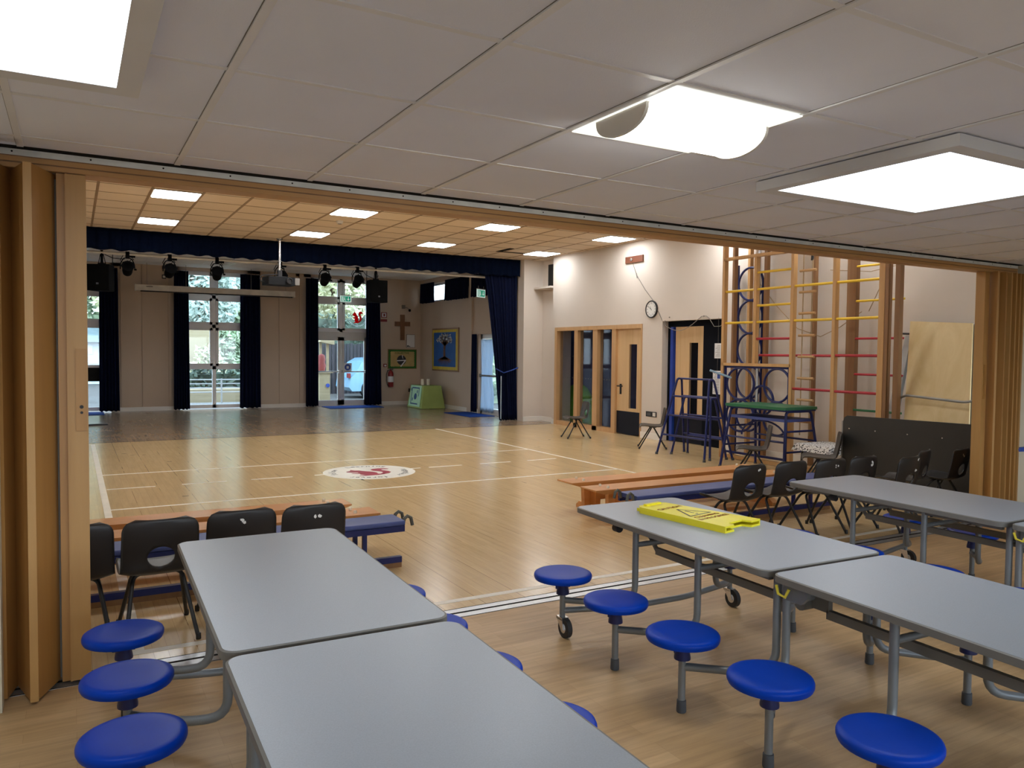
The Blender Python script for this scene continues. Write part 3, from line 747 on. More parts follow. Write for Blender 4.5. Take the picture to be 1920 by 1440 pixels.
# local: y towards the handle end
def sheet(z0, z1, w0=.150, w1=.110, l=.30):
    q = MB(); out = [(-w0, -l), (-w0+.075, -l), (-w0+.095, -l+.045), (w0-.095, -l+.045), (w0-.075, -l), (w0, -l), (w1, l-.03), (w1-.03, l), (-w1+.03, l), (-w1, l-.03)]
    q.prism(out, z0, z1); return q
sheet(.0, .010).build('rear_leaf', M['sign'], t, smooth=False)
q = sheet(.024, .033); q.box(-.062, .062, .262, .285, .033, .042)
for s in (1, -1):
    q.prism([(s*.150, -.30), (s*.140, -.30), (s*.10, .29), (s*.110, .29)], .010, .026)
q.build('front_leaf', M['sign'], t, smooth=False)
q = MB(); q.prism(rrect(-.05, .05, .232, .256, .011), .0325, .0334); q.build('handle_slot', M['latch'], t, smooth=False)
q = MB(); F = lambda y: Matrix.Translation((0, y, .0336))
text(q, 'CAUTION', .042, F(.155), .0012); text(q, 'CLEANING', .040, F(-.085), .0012); text(q, 'IN PROGRESS', .040, F(-.130), .0012)
q.build('lettering', M['signred'], t, smooth=False, label='red printed words')
q = MB()
tri = [(-.085, -.045), (.085, -.045), (0, .105)]
for i in range(3):
    a, c = Vector((*tri[i], 0)), Vector((*tri[(i+1) % 3], 0)); d = unit(c-a); n_ = Vector((-d.y, d.x, 0))*.005
    q.add([(p.x, p.y, .0338) for p in (a-d*.004-n_, c+d*.004-n_, c+d*.004+n_, a-d*.004+n_)], [(0, 1, 2, 3)])
q.add([(-.007, .055, .0338), (.007, .055, .0338), (.004, -.005, .0338), (-.004, -.005, .0338)], [(0, 1, 2, 3)]); q.add([(x, y, .0338) for x, y in circle(0, -.022, .008, 12)], [tuple(range(12))])
q.build('warning_triangle', M['ink'], t, smooth=False)

# ================================================================== POLYPROP CHAIRS
def chair_shell():
    prof = [(.195, .318), (.194, .338), (.175, .349), (.12, .352), (.04, .345), (-.05, .338), (-.115, .340), (-.158, .362), (-.180, .41), (-.196, .485), (-.208, .56), (-.214, .612), (-.2155, .636)]
    wid = [.165, .172, .180, .186, .188, .188, .186, .184, .182, .180, .178, .176, .175]
    P = [Vector((0, y, z)) for y, z in prof]; L = [0]
    for a, c in zip(P, P[1:]): L.append(L[-1]+(c-a).length)
    rows = 46; cols = 28; R = []; hole = []
    for i in range(rows+1):
        s = L[-1]*i/rows
        k = max(j for j in range(len(L)-1) if L[j] <= s+1e-9); u = (s-L[k])/(L[k+1]-L[k])
        p = P[k].lerp(P[k+1], u); w = wid[k]*(1-u)+wid[k+1]*u
        d = L[-1]-s
        if d < .06: w -= .06-math.sqrt(max(0, .06**2-(.06-d)**2))
        if s < .05: w -= .05-math.sqrt(max(0, .05**2-(.05-s)**2))
        back = min(1, max(0, (s-.33)/.10))
        row = []
        for j in range(cols+1):
            e = -1+2*j/cols; x = e*w
            y = p.y+back*.030*e*e; z = p.z+(1-back)*(.022*abs(e)**3)
            row.append(Vector((x, y, z)))
        R.append(row)
    hc_, ha, hb = .442, .064, .054
    keep = []; q = MB(); n = cols+1
    vs = [v for r in R for v in r]
    def inside(v): return v.y < -.12 and (v.x/ha)**2+((v.z-hc_)/hb)**2 < 1 and v.z > .37
    fs = []
    for i in range(rows):
        for j in range(cols):
            f = (i*n+j, i*n+j+1, (i+1)*n+j+1, (i+1)*n+j)
            c = sum((vs[k] for k in f), Vector())/4
            if not inside(c): fs.append(f)
    used = {k for f in fs for k in f}
    cnt = {}
    for f in fs:
        for k in range(4):
            e = tuple(sorted((f[k], f[(k+1) % 4]))); cnt[e] = cnt.get(e, 0)+1
    rim = {k for e, c in cnt.items() if c == 1 for k in e}
    for k in rim:
        v = vs[k]
        if v.y < -.12 and abs(v.x) < .11 and .36 < v.z < .51:
            r = math.sqrt((v.x/ha)**2+((v.z-hc_)/hb)**2)
            v.x /= r; z2 = hc_+(v.z-hc_)/r; v.z = z2
    idx = {k: i for i, k in enumerate(sorted(used))}
    q.add([vs[k] for k in sorted(used)], [tuple(idx[k] for k in f) for f in fs])
    # rolled rim round the outside edge
    return q
def make_chair(label, loc, rz, shellmat, group):
    t = thing('stacking_chair', label, 'chair', loc, rz, group)
    o = chair_shell().build('seat_shell', shellmat, t, angle=60)
    sm = o.modifiers.new('solid', 'SOLIDIFY'); sm.thickness = .008; sm.offset = 0
    for sx in (1, -1):
        for sy in (1, -1):
            q = MB(); q.tube(bend([(0, sy*.02, .328), (sx*.115, sy*.022, .324), (sx*.168, sy*.205, .012)], .045), .0105, 10); q.lathe([(.0125, 0), (.0135, .004), (.0125, .03), (.011, .032)], (sx*.169, sy*.208, 0), 10); q.build('leg', M['chairleg'], t)
    q = MB(); q.box(-.10, .10, -.055, .055, .330, .338); q.build('seat_bracket', M['chairleg'], t, smooth=False)
    return t
def sticker(t, x, z, kind):
    q = MB(); rnd = random.Random(int(x*1000)+int(z*100)+kind)
    y = -.2215+.030*(x/.178)**2-(.6-z)*-.115
    for k in range(3):
        cx, cz = x+rnd.uniform(-.016, .016), z+rnd.uniform(-.012, .012); m = rnd.randint(4, 6); a0 = rnd.random()*6
        p = [(cx+rnd.uniform(.004, .012)*math.cos(a0+2*PI*i/m), cz+rnd.uniform(.004, .013)*math.sin(a0+2*PI*i/m)) for i in range(m)]
        yy = -.2205+.030*(cx/.176)**2+(.60-cz)*.10
        q.add([(u, yy, w) for u, w in p], [tuple(range(m))])
    q.build('sticker_scrap', M['sticker'], t, smooth=False)
GB = 'black stacking chairs beside the folding partition line'
ch = make_chair('black chair left half hidden by the folded wooden partition', (-.015, 4.42, 0), .03, M['chair'], GB)
chairs = [('black chair behind the left corner of the left table', (.375, 4.40, 0), .02), ('black chair behind the left table, small white mark on its back', (.775, 4.45, 0), .02), ('black chair behind the left table, large white scrap near its top', (1.155, 4.43, 0), .02),
          ('black chair with its seat in view behind the yellow floor sign', (4.56, 4.47, 0), .02), ('black chair behind the near left corner of the far right table', (5.03, 4.47, 0), -.02), ('black chair third from the left in the right-hand group', (5.45, 4.42, 0), -.04),
          ('black chair fourth from the left in the right-hand group', (5.86, 4.42, 0), 0.), ('black chair in front of the charcoal panel, before an overlapping chair', (6.17, 4.22, 0), .10), ('black chair in front of the charcoal panel, behind an overlapping chair', (6.70, 4.44, 0), .28), ('black chair half hidden by the right-hand folded partition', (7.16, 4.36, 0), .12)]
objs = [ch]
for lab, loc, rz in chairs: objs.append(copy_tree(ch, loc, rz, lab))
for i, x, z in ((2, .0, .578), (3, .01, .575), (4, .06, .585), (6, .03, .575), (7, .08, .58), (7, .07, .555), (8, .05, .52), (8, .09, .60), (10, -.03, .58)): sticker(objs[i], x, z, i)
GH = 'dark brown chairs standing along the hall wall'
cb = make_chair('dark brown chair in front of the glazed oak screen', (7.70, 11.28, 0), math.radians(76), M['chairbrown'], GH)
copy_tree(cb, (7.98, 9.55, 0), math.radians(54), 'dark brown chair beside the wall socket')
copy_tree(cb, (7.17, 6.70, 0), math.radians(47), 'dark brown chair in front of the green-topped trestle')
copy_tree(cb, (7.27, 5.80, 0), math.radians(42), 'dark brown chair in front of the patterned cloth table')

# ================================================================== GYM BENCHES AND PADDED PLATFORMS
def gym_bench(label, loc, rz, length=2.4, group='wooden gym benches behind the chairs'):
    t = thing('gym_bench', label, 'bench', loc, rz, group)
    h = length/2
    q = MB(); prof = [(-h, .296), (h, .296), (h, .285), (h-.09, .256), (-h+.09, .256), (-h, .285)]
    q.prism([(a, b) for a, b in prof], -.125, .125, 'y'); q.build('seat_plank', M['bench'], t, smooth=False)
    for s in (1, -1):
        q = MB(); x = s*(h-.30)
        q.prism([(x-.10, .256), (x+.10, .256), (x+.09, .05), (x-.09, .05)], -.025, .025, 'y')
        q.box(x-.025, x+.025, -.11, .11, .06, .256); lg = q.build('leg', M['bench'], t, smooth=False)
        q = MB(); q.prism([(-.20, 0), (.20, 0), (.20, .03), (.15, .065), (-.15, .065), (-.20, .03)], x-.035, x+.035, 'x'); q.build('floor_bar', M['bench'], lg, smooth=False)
        for yy in (-.06, .06):
            q = MB(); q.lathe([(.012, 0), (.013, .016), (.009, .022), (0, .023)], (s*(h-.17), yy, .296), 12); q.build('peg', M['candle'], t)
    q = MB(); q.box(-h+.30, h-.30, -.02, .02, .10, .16); q.build('rail', M['bench'], t, smooth=False)
    return t
b1 = gym_bench('wooden gym bench on the left, farther of the pair behind the chairs', (.68, 5.95, 0), -.01)
copy_tree(b1, (.76, 5.53, 0), -.01, 'wooden gym bench on the left, nearer of the pair, by the blue platform')
copy_tree(b1, (5.16, 5.96, 0), -.012, 'wooden gym bench on the right, farther of the pair')
copy_tree(b1, (5.13, 5.54, 0), -.012, 'wooden gym bench on the right, nearer of the pair, by the blue platform')

def platform(label, loc, hook_side):
    t = thing('padded_platform', label, 'gym platform', loc, 0, 'blue padded gym planks on steel legs')
    h = 1.2
    q = MB(); q.prism(rrect(-.13, .13, .285, .32, .015), -h, h, 'x'); q.build('pad', M['bluepad'], t)
    q = MB(); q.box(-h, h, -.125, -.10, .245, .285); q.box(-h, h, .10, .125, .245, .285); q.build('frame', M['bluesteel'], t, smooth=False)
    for s in (1, -1):
        for yy in (-.10, .10):
            q = MB(); q.box(s*(h-.28)-.014, s*(h-.28)+.014, yy-.014, yy+.014, 0.0, .25); q.build('leg', M['bluesteel'], t, smooth=False)
        for yy in (-.085, .085):
            q = MB(); q.tube([(s*h+.035*s*0, yy, .275), (s*(h+.012), yy, .325), (s*(h+.035), yy, .342), (s*(h+.06), yy, .328), (s*(h+.072), yy, .275)], .0125, 10); q.build('hook', M['hook'], t)
    q = MB(); q.box(-h+.02, h-.02, -.125, -.085, .035, .075); q.build('base_rail', M['bluesteel'], t, smooth=False)
    q = MB(); q.box(-h+.02, h-.02, -.12, -.09, .0, .035); q.build('base_foot', M['darkwood'], t, smooth=False)
    return t
p1 = platform('blue padded gym plank on legs behind the left chairs', (.78, 5.09, 0), 1)
copy_tree(p1, (5.20, 5.09, 0), 0, 'blue padded gym plank on legs behind the right-hand chairs')

# ================================================================== CLIMBING FRAME
XF = 8.22      # front plane of the frame
cf = thing('climbing_frame', 'tall wooden climbing frame with coloured rungs and blue hoops', 'climbing frame', (XF, 7.0, 0))
oy = -7.0
def post(y, z0, z1, x=0, w=.045, d=.07, m='beech'):
    q = MB(); q.box(x-d/2, x+d/2, y+oy-w/2, y+oy+w/2, z0, z1); q.build('upright', M[m], cf, smooth=False)
PY = [8.275, 7.68, 7.045, 6.40, 5.75]
post(PY[0], 0, 3.42); post(PY[1], 1.37, 2.84); post(PY[2], 0, 3.3); post(PY[3], 0, 3.3); post(PY[4], 0, 3.3, w=.075)
post(5.672, 0, 3.3, x=-.02, m='darkwood'); post(5.525, 0, 3.3, x=-.04, w=.06, m='darkwood')
post(8.27, 0, 3.42, x=.50, m='beech'); post(8.30, 0, 3.4, x=.22, w=.04, m='darkwood')
for y in (7.93, 7.10, 6.55): post(y, 0, 3.3, x=.47, w=.055, d=.06, m='darkwood')
post(6.30, 0, 3.3, x=.22, w=.09, m='darkwood')
def rail(y0, y1, z0, z1=None, m='beech', x=0, h=.04):
    z1 = z0 if z1 is None else z1
    q = MB(); a, c = Vector((x, y0+oy, z0)), Vector((x, y1+oy, z1)); 
    q.add([(x+dx, p.y, p.z+dz) for p in (a, c) for dx, dz in ((-.035, -h/2), (.035, -h/2), (.035, h/2), (-.035, h/2))], [(0, 1, 2, 3), (7, 6, 5, 4), (0, 4, 5, 1), (1, 5, 6, 2), (2, 6, 7, 3), (3, 7, 4, 0)])
    q.build('rail', M[m], cf, smooth=False)
rail(PY[0], PY[2], 2.855); rail(PY[0], PY[2], 1.35)
rail(PY[0], PY[3], .03, h=.05)
def rung(y0, y1, z, m, x=0, r=.017):
    q = MB(); q.tube([(x, y0+oy, z), (x, y1+oy, z)], r, 10); q.build('rung', M[m], cf)
for z in (2.39, 1.94):
    for a, c in zip(PY, PY[1:]):
        rung(a, c, z, 'yellow')
for z in (2.62, 2.165): rung(PY[1], PY[2], z, 'yellow')
rung(PY[1], PY[2], 1.71, 'red')
for z in (1.49, 1.045):
    rung(PY[3], PY[4], z, 'red')
rung(PY[2], PY[3], 1.05, 'red'); rung(7.70, 6.40, 1.485, 'red', x=.1)
for z, m in ((2.585, 'yellow'), (2.16, 'yellow'), (1.70, 'red'), (1.26, 'red'), (.82, 'green')): rung(6.30, 5.62, z, m, x=.2, r=.014)
# blue hoop panel between the first and third uprights
def hoop(y, z, ry, rz_, x, m='bluesteel', r=.017):
    q = MB(); q.tube([(x, y+oy+ry*math.cos(2*PI*k/36), z+rz_*math.sin(2*PI*k/36)) for k in range(36)], r, 8, closed=True); q.build('hoop', M[m], cf)
q = MB()
for bx in ((PY[0]-.03, PY[0]-.055), (PY[2]+.055, PY[2]+.03)): q.box(-.014, .014, bx[0]+oy, bx[1]+oy, .08, 1.33)
q.box(-.014, .014, PY[2]+.03+oy, PY[0]-.03+oy, 1.30, 1.33); q.box(-.014, .014, PY[2]+.03+oy, PY[0]-.03+oy, .08, .11)
q.build('hoop_frame', M['bluesteel'], cf, smooth=False)
for z in (1.08, .63): 
    hoop(7.285, z, .225, .225, 0)
    hoop(7.945, z, .255, .225, 0)
hoop(7.60, .86, .2, .2, .06)
# blue hoop ladder on the wall side
q = MB(); q.box(.45, .49, 8.475+oy, 8.535+oy, 0, 2.82); q.box(.455, .485, 7.985+oy, 8.01+oy, 0, 2.6); q.build('hoop_frame', M['bluesteel'], cf, smooth=False)
for z in (2.53, 2.045, 1.565, 1.085, .605): hoop(8.235, z, .235, .24, .47, r=.017)
q = MB(); q.tube([(.42, 8.03+oy, 0.), (.42, 8.03+oy, 3.2)], .02, 10); q.build('steel_pole', M['alu'], cf)
# rope ladder hanging in the frame
rl = thing('rope_ladder', 'rope ladder with wooden rungs hanging in the climbing frame', 'rope ladder', (XF+.005, 6.83, 0))
q = MB()
for yy in (.072, -.072): q.tube([(0, yy, .45), (0.004, yy*1.02, 1.6), (0, yy*.98, 2.86)], .008, 6)
q.build('rope', M['rope'], rl)
for z in (2.58, 2.305, 2.03, 1.745, 1.47, 1.19, .91, .63):
    q = MB(); q.tube([(0, .125, z), (0, -.125, z)], .017, 10); q.build('rung', M['rungwood'], rl)
q = MB(); q.tube([(0, -.07, 2.85), (0, -.06, 2.70)], .018, 8); q.build('clip', M['rubber'], rl)
q = MB(); q.tube([(.0, .072, 2.86), (.1, .05, 3.0), (.2, .0, 3.25)], .006, 6); q.tube([(.0, -.072, 2.86), (.1, -.05, 3.0), (.2, .0, 3.25)], .006, 6); q.build('hanger', M['rope'], rl)
# ropes slung along the wall behind the frame
q = MB(); q.tube([(8.75, 8.20, 2.62), (8.74, 7.80, 2.20), (8.72, 7.40, 1.86), (8.70, 7.00, 1.74), (8.70, 6.70, 1.86), (8.72, 6.40, 2.05)], .006, 6)
tag(q.build('wall_rope', M['rope']), 'thin rope sagging across the wall behind the climbing frame', 'rope')
q = MB(); q.tube([(8.72, 6.3, 2.05), (8.73, 5.95, 2.75)], .006, 6); q.tube([(8.74, 6.9, 2.62), (8.74, 6.3, 2.55), (8.74, 5.75, 2.62)], .005, 6)
tag(q.build('slack_rope', M['rope']), 'thin rope running up to the right uprights of the climbing frame', 'rope')

# ================================================================== STEEL TRESTLES
def trestle(label, loc, rz, w_top, w_bot, d_bot, h, rails, top=None, group='blue steel gym trestles'):
    """A-frame: two inverted-V ends along y joined by rails"""
    t = thing('gym_trestle', label, 'trestle', loc, rz, group)
    def at(z, sx, sy):
        u = z/h; return Vector((sx*(d_bot*(1-u)+.04*u), sy*(w_bot*(1-u)+w_top*u), z))
    for sy in (1, -1):
        q = MB(); q.tube(bend([at(.015, -1, sy), at(h, -1, sy), at(h, 1, sy), at(.015, 1, sy)], .05), .0165, 10); q.build('end_frame', M['bluesteel'], t)
        for sx in (-1, 1):
            p = at(0, sx, sy); q = MB(); q.lathe([(.021, 0), (.022, .008), (.018, .035), (.015, .037)], (p.x, p.y, 0), 12); q.build('foot', M['foot'], t)
    for z, both in rails:
        for sx in ((-1, 1) if both else (0,)):
            q = MB()
            if sx == 0: a, c = Vector((0, w_top, z)), Vector((0, -w_top, z))
            else: a, c = at(z, sx, 1), at(z, sx, -1)
            q.tube([a, c], .0145, 10); q.build('rail', M['bluesteel'], t)
    return t
trestle('tall blue steel trestle in front of the recessed door', (7.83, 8.44, 0), 0, .33, .50, .27, 1.13, [(.30, True), (.59, True), (.87, True), (1.13, False)])
tr2 = trestle('lower blue steel trestle nested inside the tall trestle', (7.90, 8.42, 0), 0, .27, .40, .16, .86, [(.28, True), (.56, True)])
# green topped trestle
gt = thing('gym_table', 'blue steel gym trestle with a green padded top', 'trestle', (7.80, 7.02, 0), 0)
def gat(z, sx, sy): u = z/.82; return Vector((sx*(.33*(1-u)+.22*u), sy*(.53*(1-u)+.45*u), z))
q = MB(); q.prism(rrect(-.30, .30, -.50, .50, .03), .815, .85); q.build('green_top', M['greenpad'], gt)
q = MB(); q.box(-.28, .28, -.48, .48, .795, .815); q.build('top_board', M['bluesteel'], gt, smooth=False)
for sy in (1, -1):
    q = MB(); q.tube(bend([gat(.01, -1, sy), gat(.795, -1, sy), gat(.795, 1, sy), gat(.01, 1, sy)], .06), .0175, 10); q.build('end_frame', M['bluesteel'], gt)
    for z in (.30, .55): q = MB(); q.tube([gat(z, -1, sy), gat(z, 1, sy)], .013, 8); q.build('rail', M['bluesteel'], gt)
for sx in (1, -1):
    for z in (.42,): q = MB(); q.tube([gat(z, sx, 1), gat(z, sx, -1)], .013, 8); q.build('rail', M['bluesteel'], gt)
    for sy in (1, -1):
        p = gat(0, sx, sy); q = MB(); q.lathe([(.022, 0), (.023, .006), (.019, .03)], (p.x, p.y, 0), 12); q.build('foot', M['foot'], gt)
q = MB(); q.box(-.235, .235, -.46, .46, .665, .70); q.build('shelf', M['bluepad'], gt, smooth=False)
q = MB(); q.tube([(-.12, .36*math.cos(PI*k/16), .44+.32*math.sin(PI*k/16)*.65) for k in range(17)], .012, 8); q.build('arch_bar', M['bluesteel'], gt)
# small table with patterned cloth
ct = thing('side_table', 'small side table under a black and white patterned cloth', 'table', (7.80, 6.12, 0), math.radians(-4))
q = MB(); q.prism(rrect(-.27, .27, -.27, .27, .03), .41, .43); q.build('tabletop', M['darkwood'], ct)
for sx in (1, -1):
    for sy in (1, -1): q = MB(); q.tube([(sx*.22, sy*.22, 0), (sx*.2, sy*.2, .41)], .014, 8); q.build('leg', M['chairleg'], ct)
q = MB(); rows = []
for k, (e, z) in enumerate(((.30, .35), (.292, .37), (.285, .40), (.278, .425), (.26, .434), (.13, .435), (.0, .435))):
    rows.append([Vector((x*(e/.3)+.006*math.sin(i*2.3)*(k < 3), y*(e/.3)+.006*math.cos(i*1.9)*(k < 3), z+.008*math.sin(i*1.3)*(k < 1))) for i, (x, y) in enumerate(rrect(-.3, .3, -.3, .3, .03, 5)+[rrect(-.3, .3, -.3, .3, .03, 5)[0]])])
q.grid(rows); o = q.build('patterned_cloth', M['lace'], ct); tag(o, None, None)
o = ct.children[-1] if ct.children else None

# charcoal folded panel standing behind the right-hand chairs
q = MB(); poly = [(4.05, .14), (5.72, .14), (5.72, .76), (5.71, .80), (5.68, .825), (4.05, .845)]
dp = thing('charcoal_panel', 'large charcoal board standing on edge behind the right-hand chairs', 'board', (7.50, 4.9, 0))
q = MB(); q.prism([(y-4.9, z) for y, z in [(4.02, .10), (5.70, .10), (5.70, .76), (5.685, .80), (5.65, .822), (4.02, .842)]], 0, .025, 'x'); q.build('panel', M['darkpanel'], dp)
q = MB(); q.box(-.004, .03, .80, .815, .0, .76); q.build('metal_edge', M['greyalu'], dp, smooth=False)
q = MB(); q.box(-.02, .04, -.85, -.8, 0, .1); q.box(-.02, .04, .74, .79, 0, .1); q.build('foot', M['foot'], dp, smooth=False)
for y in (5.62, 5.30, 4.93, 4.56): q = MB(); q.lathe([(.008, 0), (.006, .004), (0, .005)], (0, 0, 0), 10, Matrix.Translation((0, y-4.9, .68)) @ Matrix.Rotation(-PI/2, 4, 'Y')); q.build('rivet', M['chrome'], dp)
q = MB(); q.prism([(y-4.9, z) for y, z in [(4.02, .10), (5.62, .10), (5.62, .70), (4.02, .76)]], .06, .085, 'x'); q.build('rear_panel', M['darkpanel'], dp, smooth=False)

# folded stage unit with a plywood face leaning on the wall
def quad_slab(q, TL, TR, BR, BL, th):
    n_ = unit((TR-TL).cross(BL-TL))*th
    q.add([TL, TR, BR, BL, TL+n_, TR+n_, BR+n_, BL+n_], [(0, 1, 2, 3), (7, 6, 5, 4), (0, 4, 5, 1), (1, 5, 6, 2), (2, 6, 7, 3), (3, 7, 4, 0)])
pl = thing('staging_unit', 'pale plywood stage panel with folded metal legs leaning on the wall', 'stage panel', (8.3, 5.35, 0))
o0 = Vector((8.3, 5.35, 0))
TL, TR, BL = Vector((8.66, 5.70, 1.905)), Vector((8.66, 4.965, 1.86)), Vector((8.20, 5.44, .68))
BL2 = BL+(BL-TL)*.55; BR2 = BL2+(TR-TL)
q = MB(); quad_slab(q, TL-o0, TR-o0, BL+(TR-TL)-o0, BL-o0, .02); q.build('plywood_face', M['ply'], pl, smooth=False)
q = MB(); d1_, d2_ = unit(TR-TL), unit(BL-TL); nn = unit(d1_.cross(d2_))
if nn.x > 0: nn = -nn
off = -nn*.03-o0
quad_slab(q, TL-d1_*.012-d2_*.012+off, TR+d1_*.012-d2_*.012+off, BR2+d1_*.012+d2_*.012+off, BL2-d1_*.012+d2_*.012+off, .02); q.build('metal_rim', M['greyalu'], pl, smooth=False)
q = MB(); A = TL+d2_*.92*1.12; 
pts = [TL-d1_*.10+d2_*1.05+nn*.06, TL+d1_*.06+d2_*.97+nn*.10, TR+d2_*.97+nn*.10, TR+d1_*.13+d2_*.92+nn*.08, TR+d1_*.13+d2_*1.4+nn*.08]
q.tube([p-o0 for p in bend(pts, .05)], .014, 8)
q.build('folded_leg', M['stageframe'], pl)
sp = thing('staging_unit', 'grey-edged folded stage unit standing left of the plywood panel', 'stage panel', (8.5, 5.75, 0))
q = MB(); quad_slab(q, Vector((.20, .03, 1.74)), Vector((.20, -.04, 1.74)), Vector((-.22, -.03, .02)), Vector((-.22, .13, .02)), .05); q.build('panel_edge', M['greyalu'], sp, smooth=False)
q = MB(); q.tube([(.18, .06, 1.76), (.17, -.04, 1.755)], .012, 8); q.build('corner_cap', M['rubber'], sp)

# ================================================================== THINGS ON THE RIGHT WALL
ck = thing('wall_clock', 'round wall clock with black rim and white face', 'clock', (XR, 10.585, 2.265))
q = MB(); mx = Matrix.Rotation(-PI/2, 4, 'Y'); q.lathe([(.15, 0), (.155, .02), (.150, .035), (.135, .036), (.130, .025), (.0, .025)], (0, 0, 0), 40, mx); q.build('rim', M['rubber'], ck)
q = MB(); q.lathe([(.131, .024), (.131, .027), (0, .027)], (0, 0, 0), 40, mx); q.build('face', M['clockface'], ck)
q = MB()
for h in range(1, 13):
    a = PI/2-h*PI/6; text(q, str(h), .038, on_right(-.0285, -.105*math.cos(a), .105*math.sin(a)), .0008)
q.build('numerals', M['ink'], ck, smooth=False)
for hh, l, w in ((10.83, .062, .008), (10.0, .098, .006)):
    a = PI/2-hh*PI/6; q = MB(); d = Vector((0, -math.cos(a), math.sin(a))); n_ = Vector((0, d.z, -d.y))*w/2
    q.add([Vector((-.031, 0, 0))+p for p in (-d*.02-n_, d*l-n_*.6, d*l+n_*.6, -d*.02+n_)]+[Vector((-.029, 0, 0))+p for p in (-d*.02-n_, d*l-n_*.6, d*l+n_*.6, -d*.02+n_)], [(0, 1, 2, 3), (4, 5, 6, 7), (0, 4, 5, 1), (1, 5, 6, 2), (2, 6, 7, 3), (3, 7, 4, 0)]); q.build('hand', M['ink'], ck, smooth=False)
bk = thing('wall_block', 'red-brown timber block with a cleat high on the wall above the clock', 'block', (XR, 11.085, 3.18))
q = MB(); q.box(-.03, 0, -.245, .245, -.058, .058); q.build('block', M['redwood'], bk, smooth=False)
q = MB(); q.lathe([(.03, 0), (.03, .015), (.012, .02), (.012, .03), (0, .03)], (0, 0, 0), 14, Matrix.Translation((-.03, .06, .0)) @ Matrix.Rotation(-PI/2, 4, 'Y')); q.build('cleat', M['chrome'], bk)
q = MB(); q.tube([(8.79, 11.14, 3.12), (8.785, 11.02, 2.9), (8.79, 10.78, 2.62), (8.79, 10.56, 2.42), (8.79, 10.40, 2.2), (8.79, 10.31, 2.06)], .005, 6); q.tube([(8.785, 11.03, 2.93), (8.785, 11.0, 2.84)], .009, 6)
tag(q.build('cord', M['cable']), 'thin cord running from the timber block down behind the clock', 'cord')
q = MB(); q.tube([(8.79, 8.60, 3.35), (8.79, 8.64, 2.72), (8.785, 8.58, 2.45)], .005, 6); q.tube([(8.785, 8.59, 2.50), (8.785, 8.57, 2.38)], .009, 6)
q.tube([(8.79, 8.45, 2.36), (8.79, 8.55, 2.06), (8.80, 8.56, 1.3)], .004, 6)
tag(q.build('cord', M['cable']), 'thin cord hanging on the wall left of the climbing frame', 'cord')
q = MB(); q.tube([(8.79, 10.24, 2.06)]+[(8.77, 10.2-.05*k, 1.97-.09*math.sin(PI*k/13)) for k in range(14)]+[(8.79, 9.42, 2.06), (8.79, 9.35, 2.10), (8.79, 9.25, 2.10), (8.79, 9.18, 2.06), (8.77, 9.05, 1.93), (8.77, 8.92, 1.93), (8.78, 8.8, 2.0)], .005, 6)
q.lathe([(.012, 0), (.012, .012)], (0, 0, 0), 8, Matrix.Translation((8.79, 9.30, 2.10)) @ Matrix.Rotation(-PI/2, 4, 'Y')); q.lathe([(.012, 0), (.012, .012)], (0, 0, 0), 8, Matrix.Translation((8.80, 10.13, 2.11)) @ Matrix.Rotation(-PI/2, 4, 'Y'))
tag(q.build('cable', M['cable']), 'loose cable drooping across the top of the recessed door', 'cable')
so = thing('wall_socket', 'black double socket with a white plate on the wall between the two doors', 'socket', (XR, 10.56, .435))
q = MB(); q.box(-.012, 0, -.14, .14, -.045, .045); q.build('plate', M['rubber'], so, smooth=False)
q = MB(); q.box(-.018, -.012, -.12, -.05, -.032, .032); q.build('insert', M['white'], so, smooth=False)
q = MB(); q.box(-.02, -.012, .0, .1, -.025, .02); q.build('switch', M['foot'], so, smooth=False)
nb = thing('hanging_notice', 'white paper notice hung on a cord in front of the dark door surround', 'notice', (8.60, 8.78, 0))
q = MB(); q.box(-.004, 0, -.065, .07, 1.43, 1.66); q.build('sheet', M['paper'], nb, smooth=False)
q = MB()
for k in range(9): q.box(-.0055, -.004, -.05, .05-.02*(k % 3), 1.46+.02*k, 1.465+.02*k)
q.build('print', M['cable'], nb, smooth=False)
nb2 = thing('hanging_notice', 'long white printed instruction sheet below the smaller notice', 'notice', (8.58, 8.78, 0))
q = MB(); q.box(-.004, 0, -.085, .075, .88, 1.24); q.build('sheet', M['paper'], nb2, smooth=False)
q = MB()
for k in range(13): q.box(-.0055, -.004, -.0 if k > 8 else -.06, .06-.015*(k % 3), .91+.024*k, .917+.024*k)
q.build('print', M['cable'], nb2, smooth=False)
q = MB(); q.box(-.0056, -.004, -.08, -.02, 1.12, 1.22); q.build('blue_block', M['ledge'], nb2, smooth=False)
q = MB(); q.tube([(8.59, 8.78, 1.24), (8.595, 8.78, 1.43)], .002, 4); q.tube([(8.6, 8.78, 1.66), (8.6, 8.78, 2.06)], .002, 4)
tag(q.build('notice_string', M['cable']), 'string holding up the two paper notices', 'string')
q = MB(); q.tube([(7.98, 8.30, 1.26), (8.05, 8.16, 1.21), (8.13, 8.03, 1.16)], .016, 8)
tag(q.build('blue_strap', mat('pale_blue_strap', (.25, .38, .5), .6)), 'pale blue strap at the top of the tall trestle', 'strap')
q = MB()
rows = []
for k in range(9):
    z = .86*k/8; w = .66*math.sqrt(max(.0, 1-(k/8)**2.2)); rows.append([Vector((9.30-.22*math.cos(PI*j/16)*(w/.66), 13.62+w*math.cos(PI-PI*j/16)*1., z)) for j in range(17)])
rows = [[Vector((9.42-.19*math.sin(PI*j/16)*max(.05, math.sqrt(max(0, 1-(k/8)**2))), 13.72-.68*math.sqrt(max(.001, 1-(k/8)**2.0))*math.cos(PI*j/16), .87*k/8)) for j in range(17)] for k in range(9)]
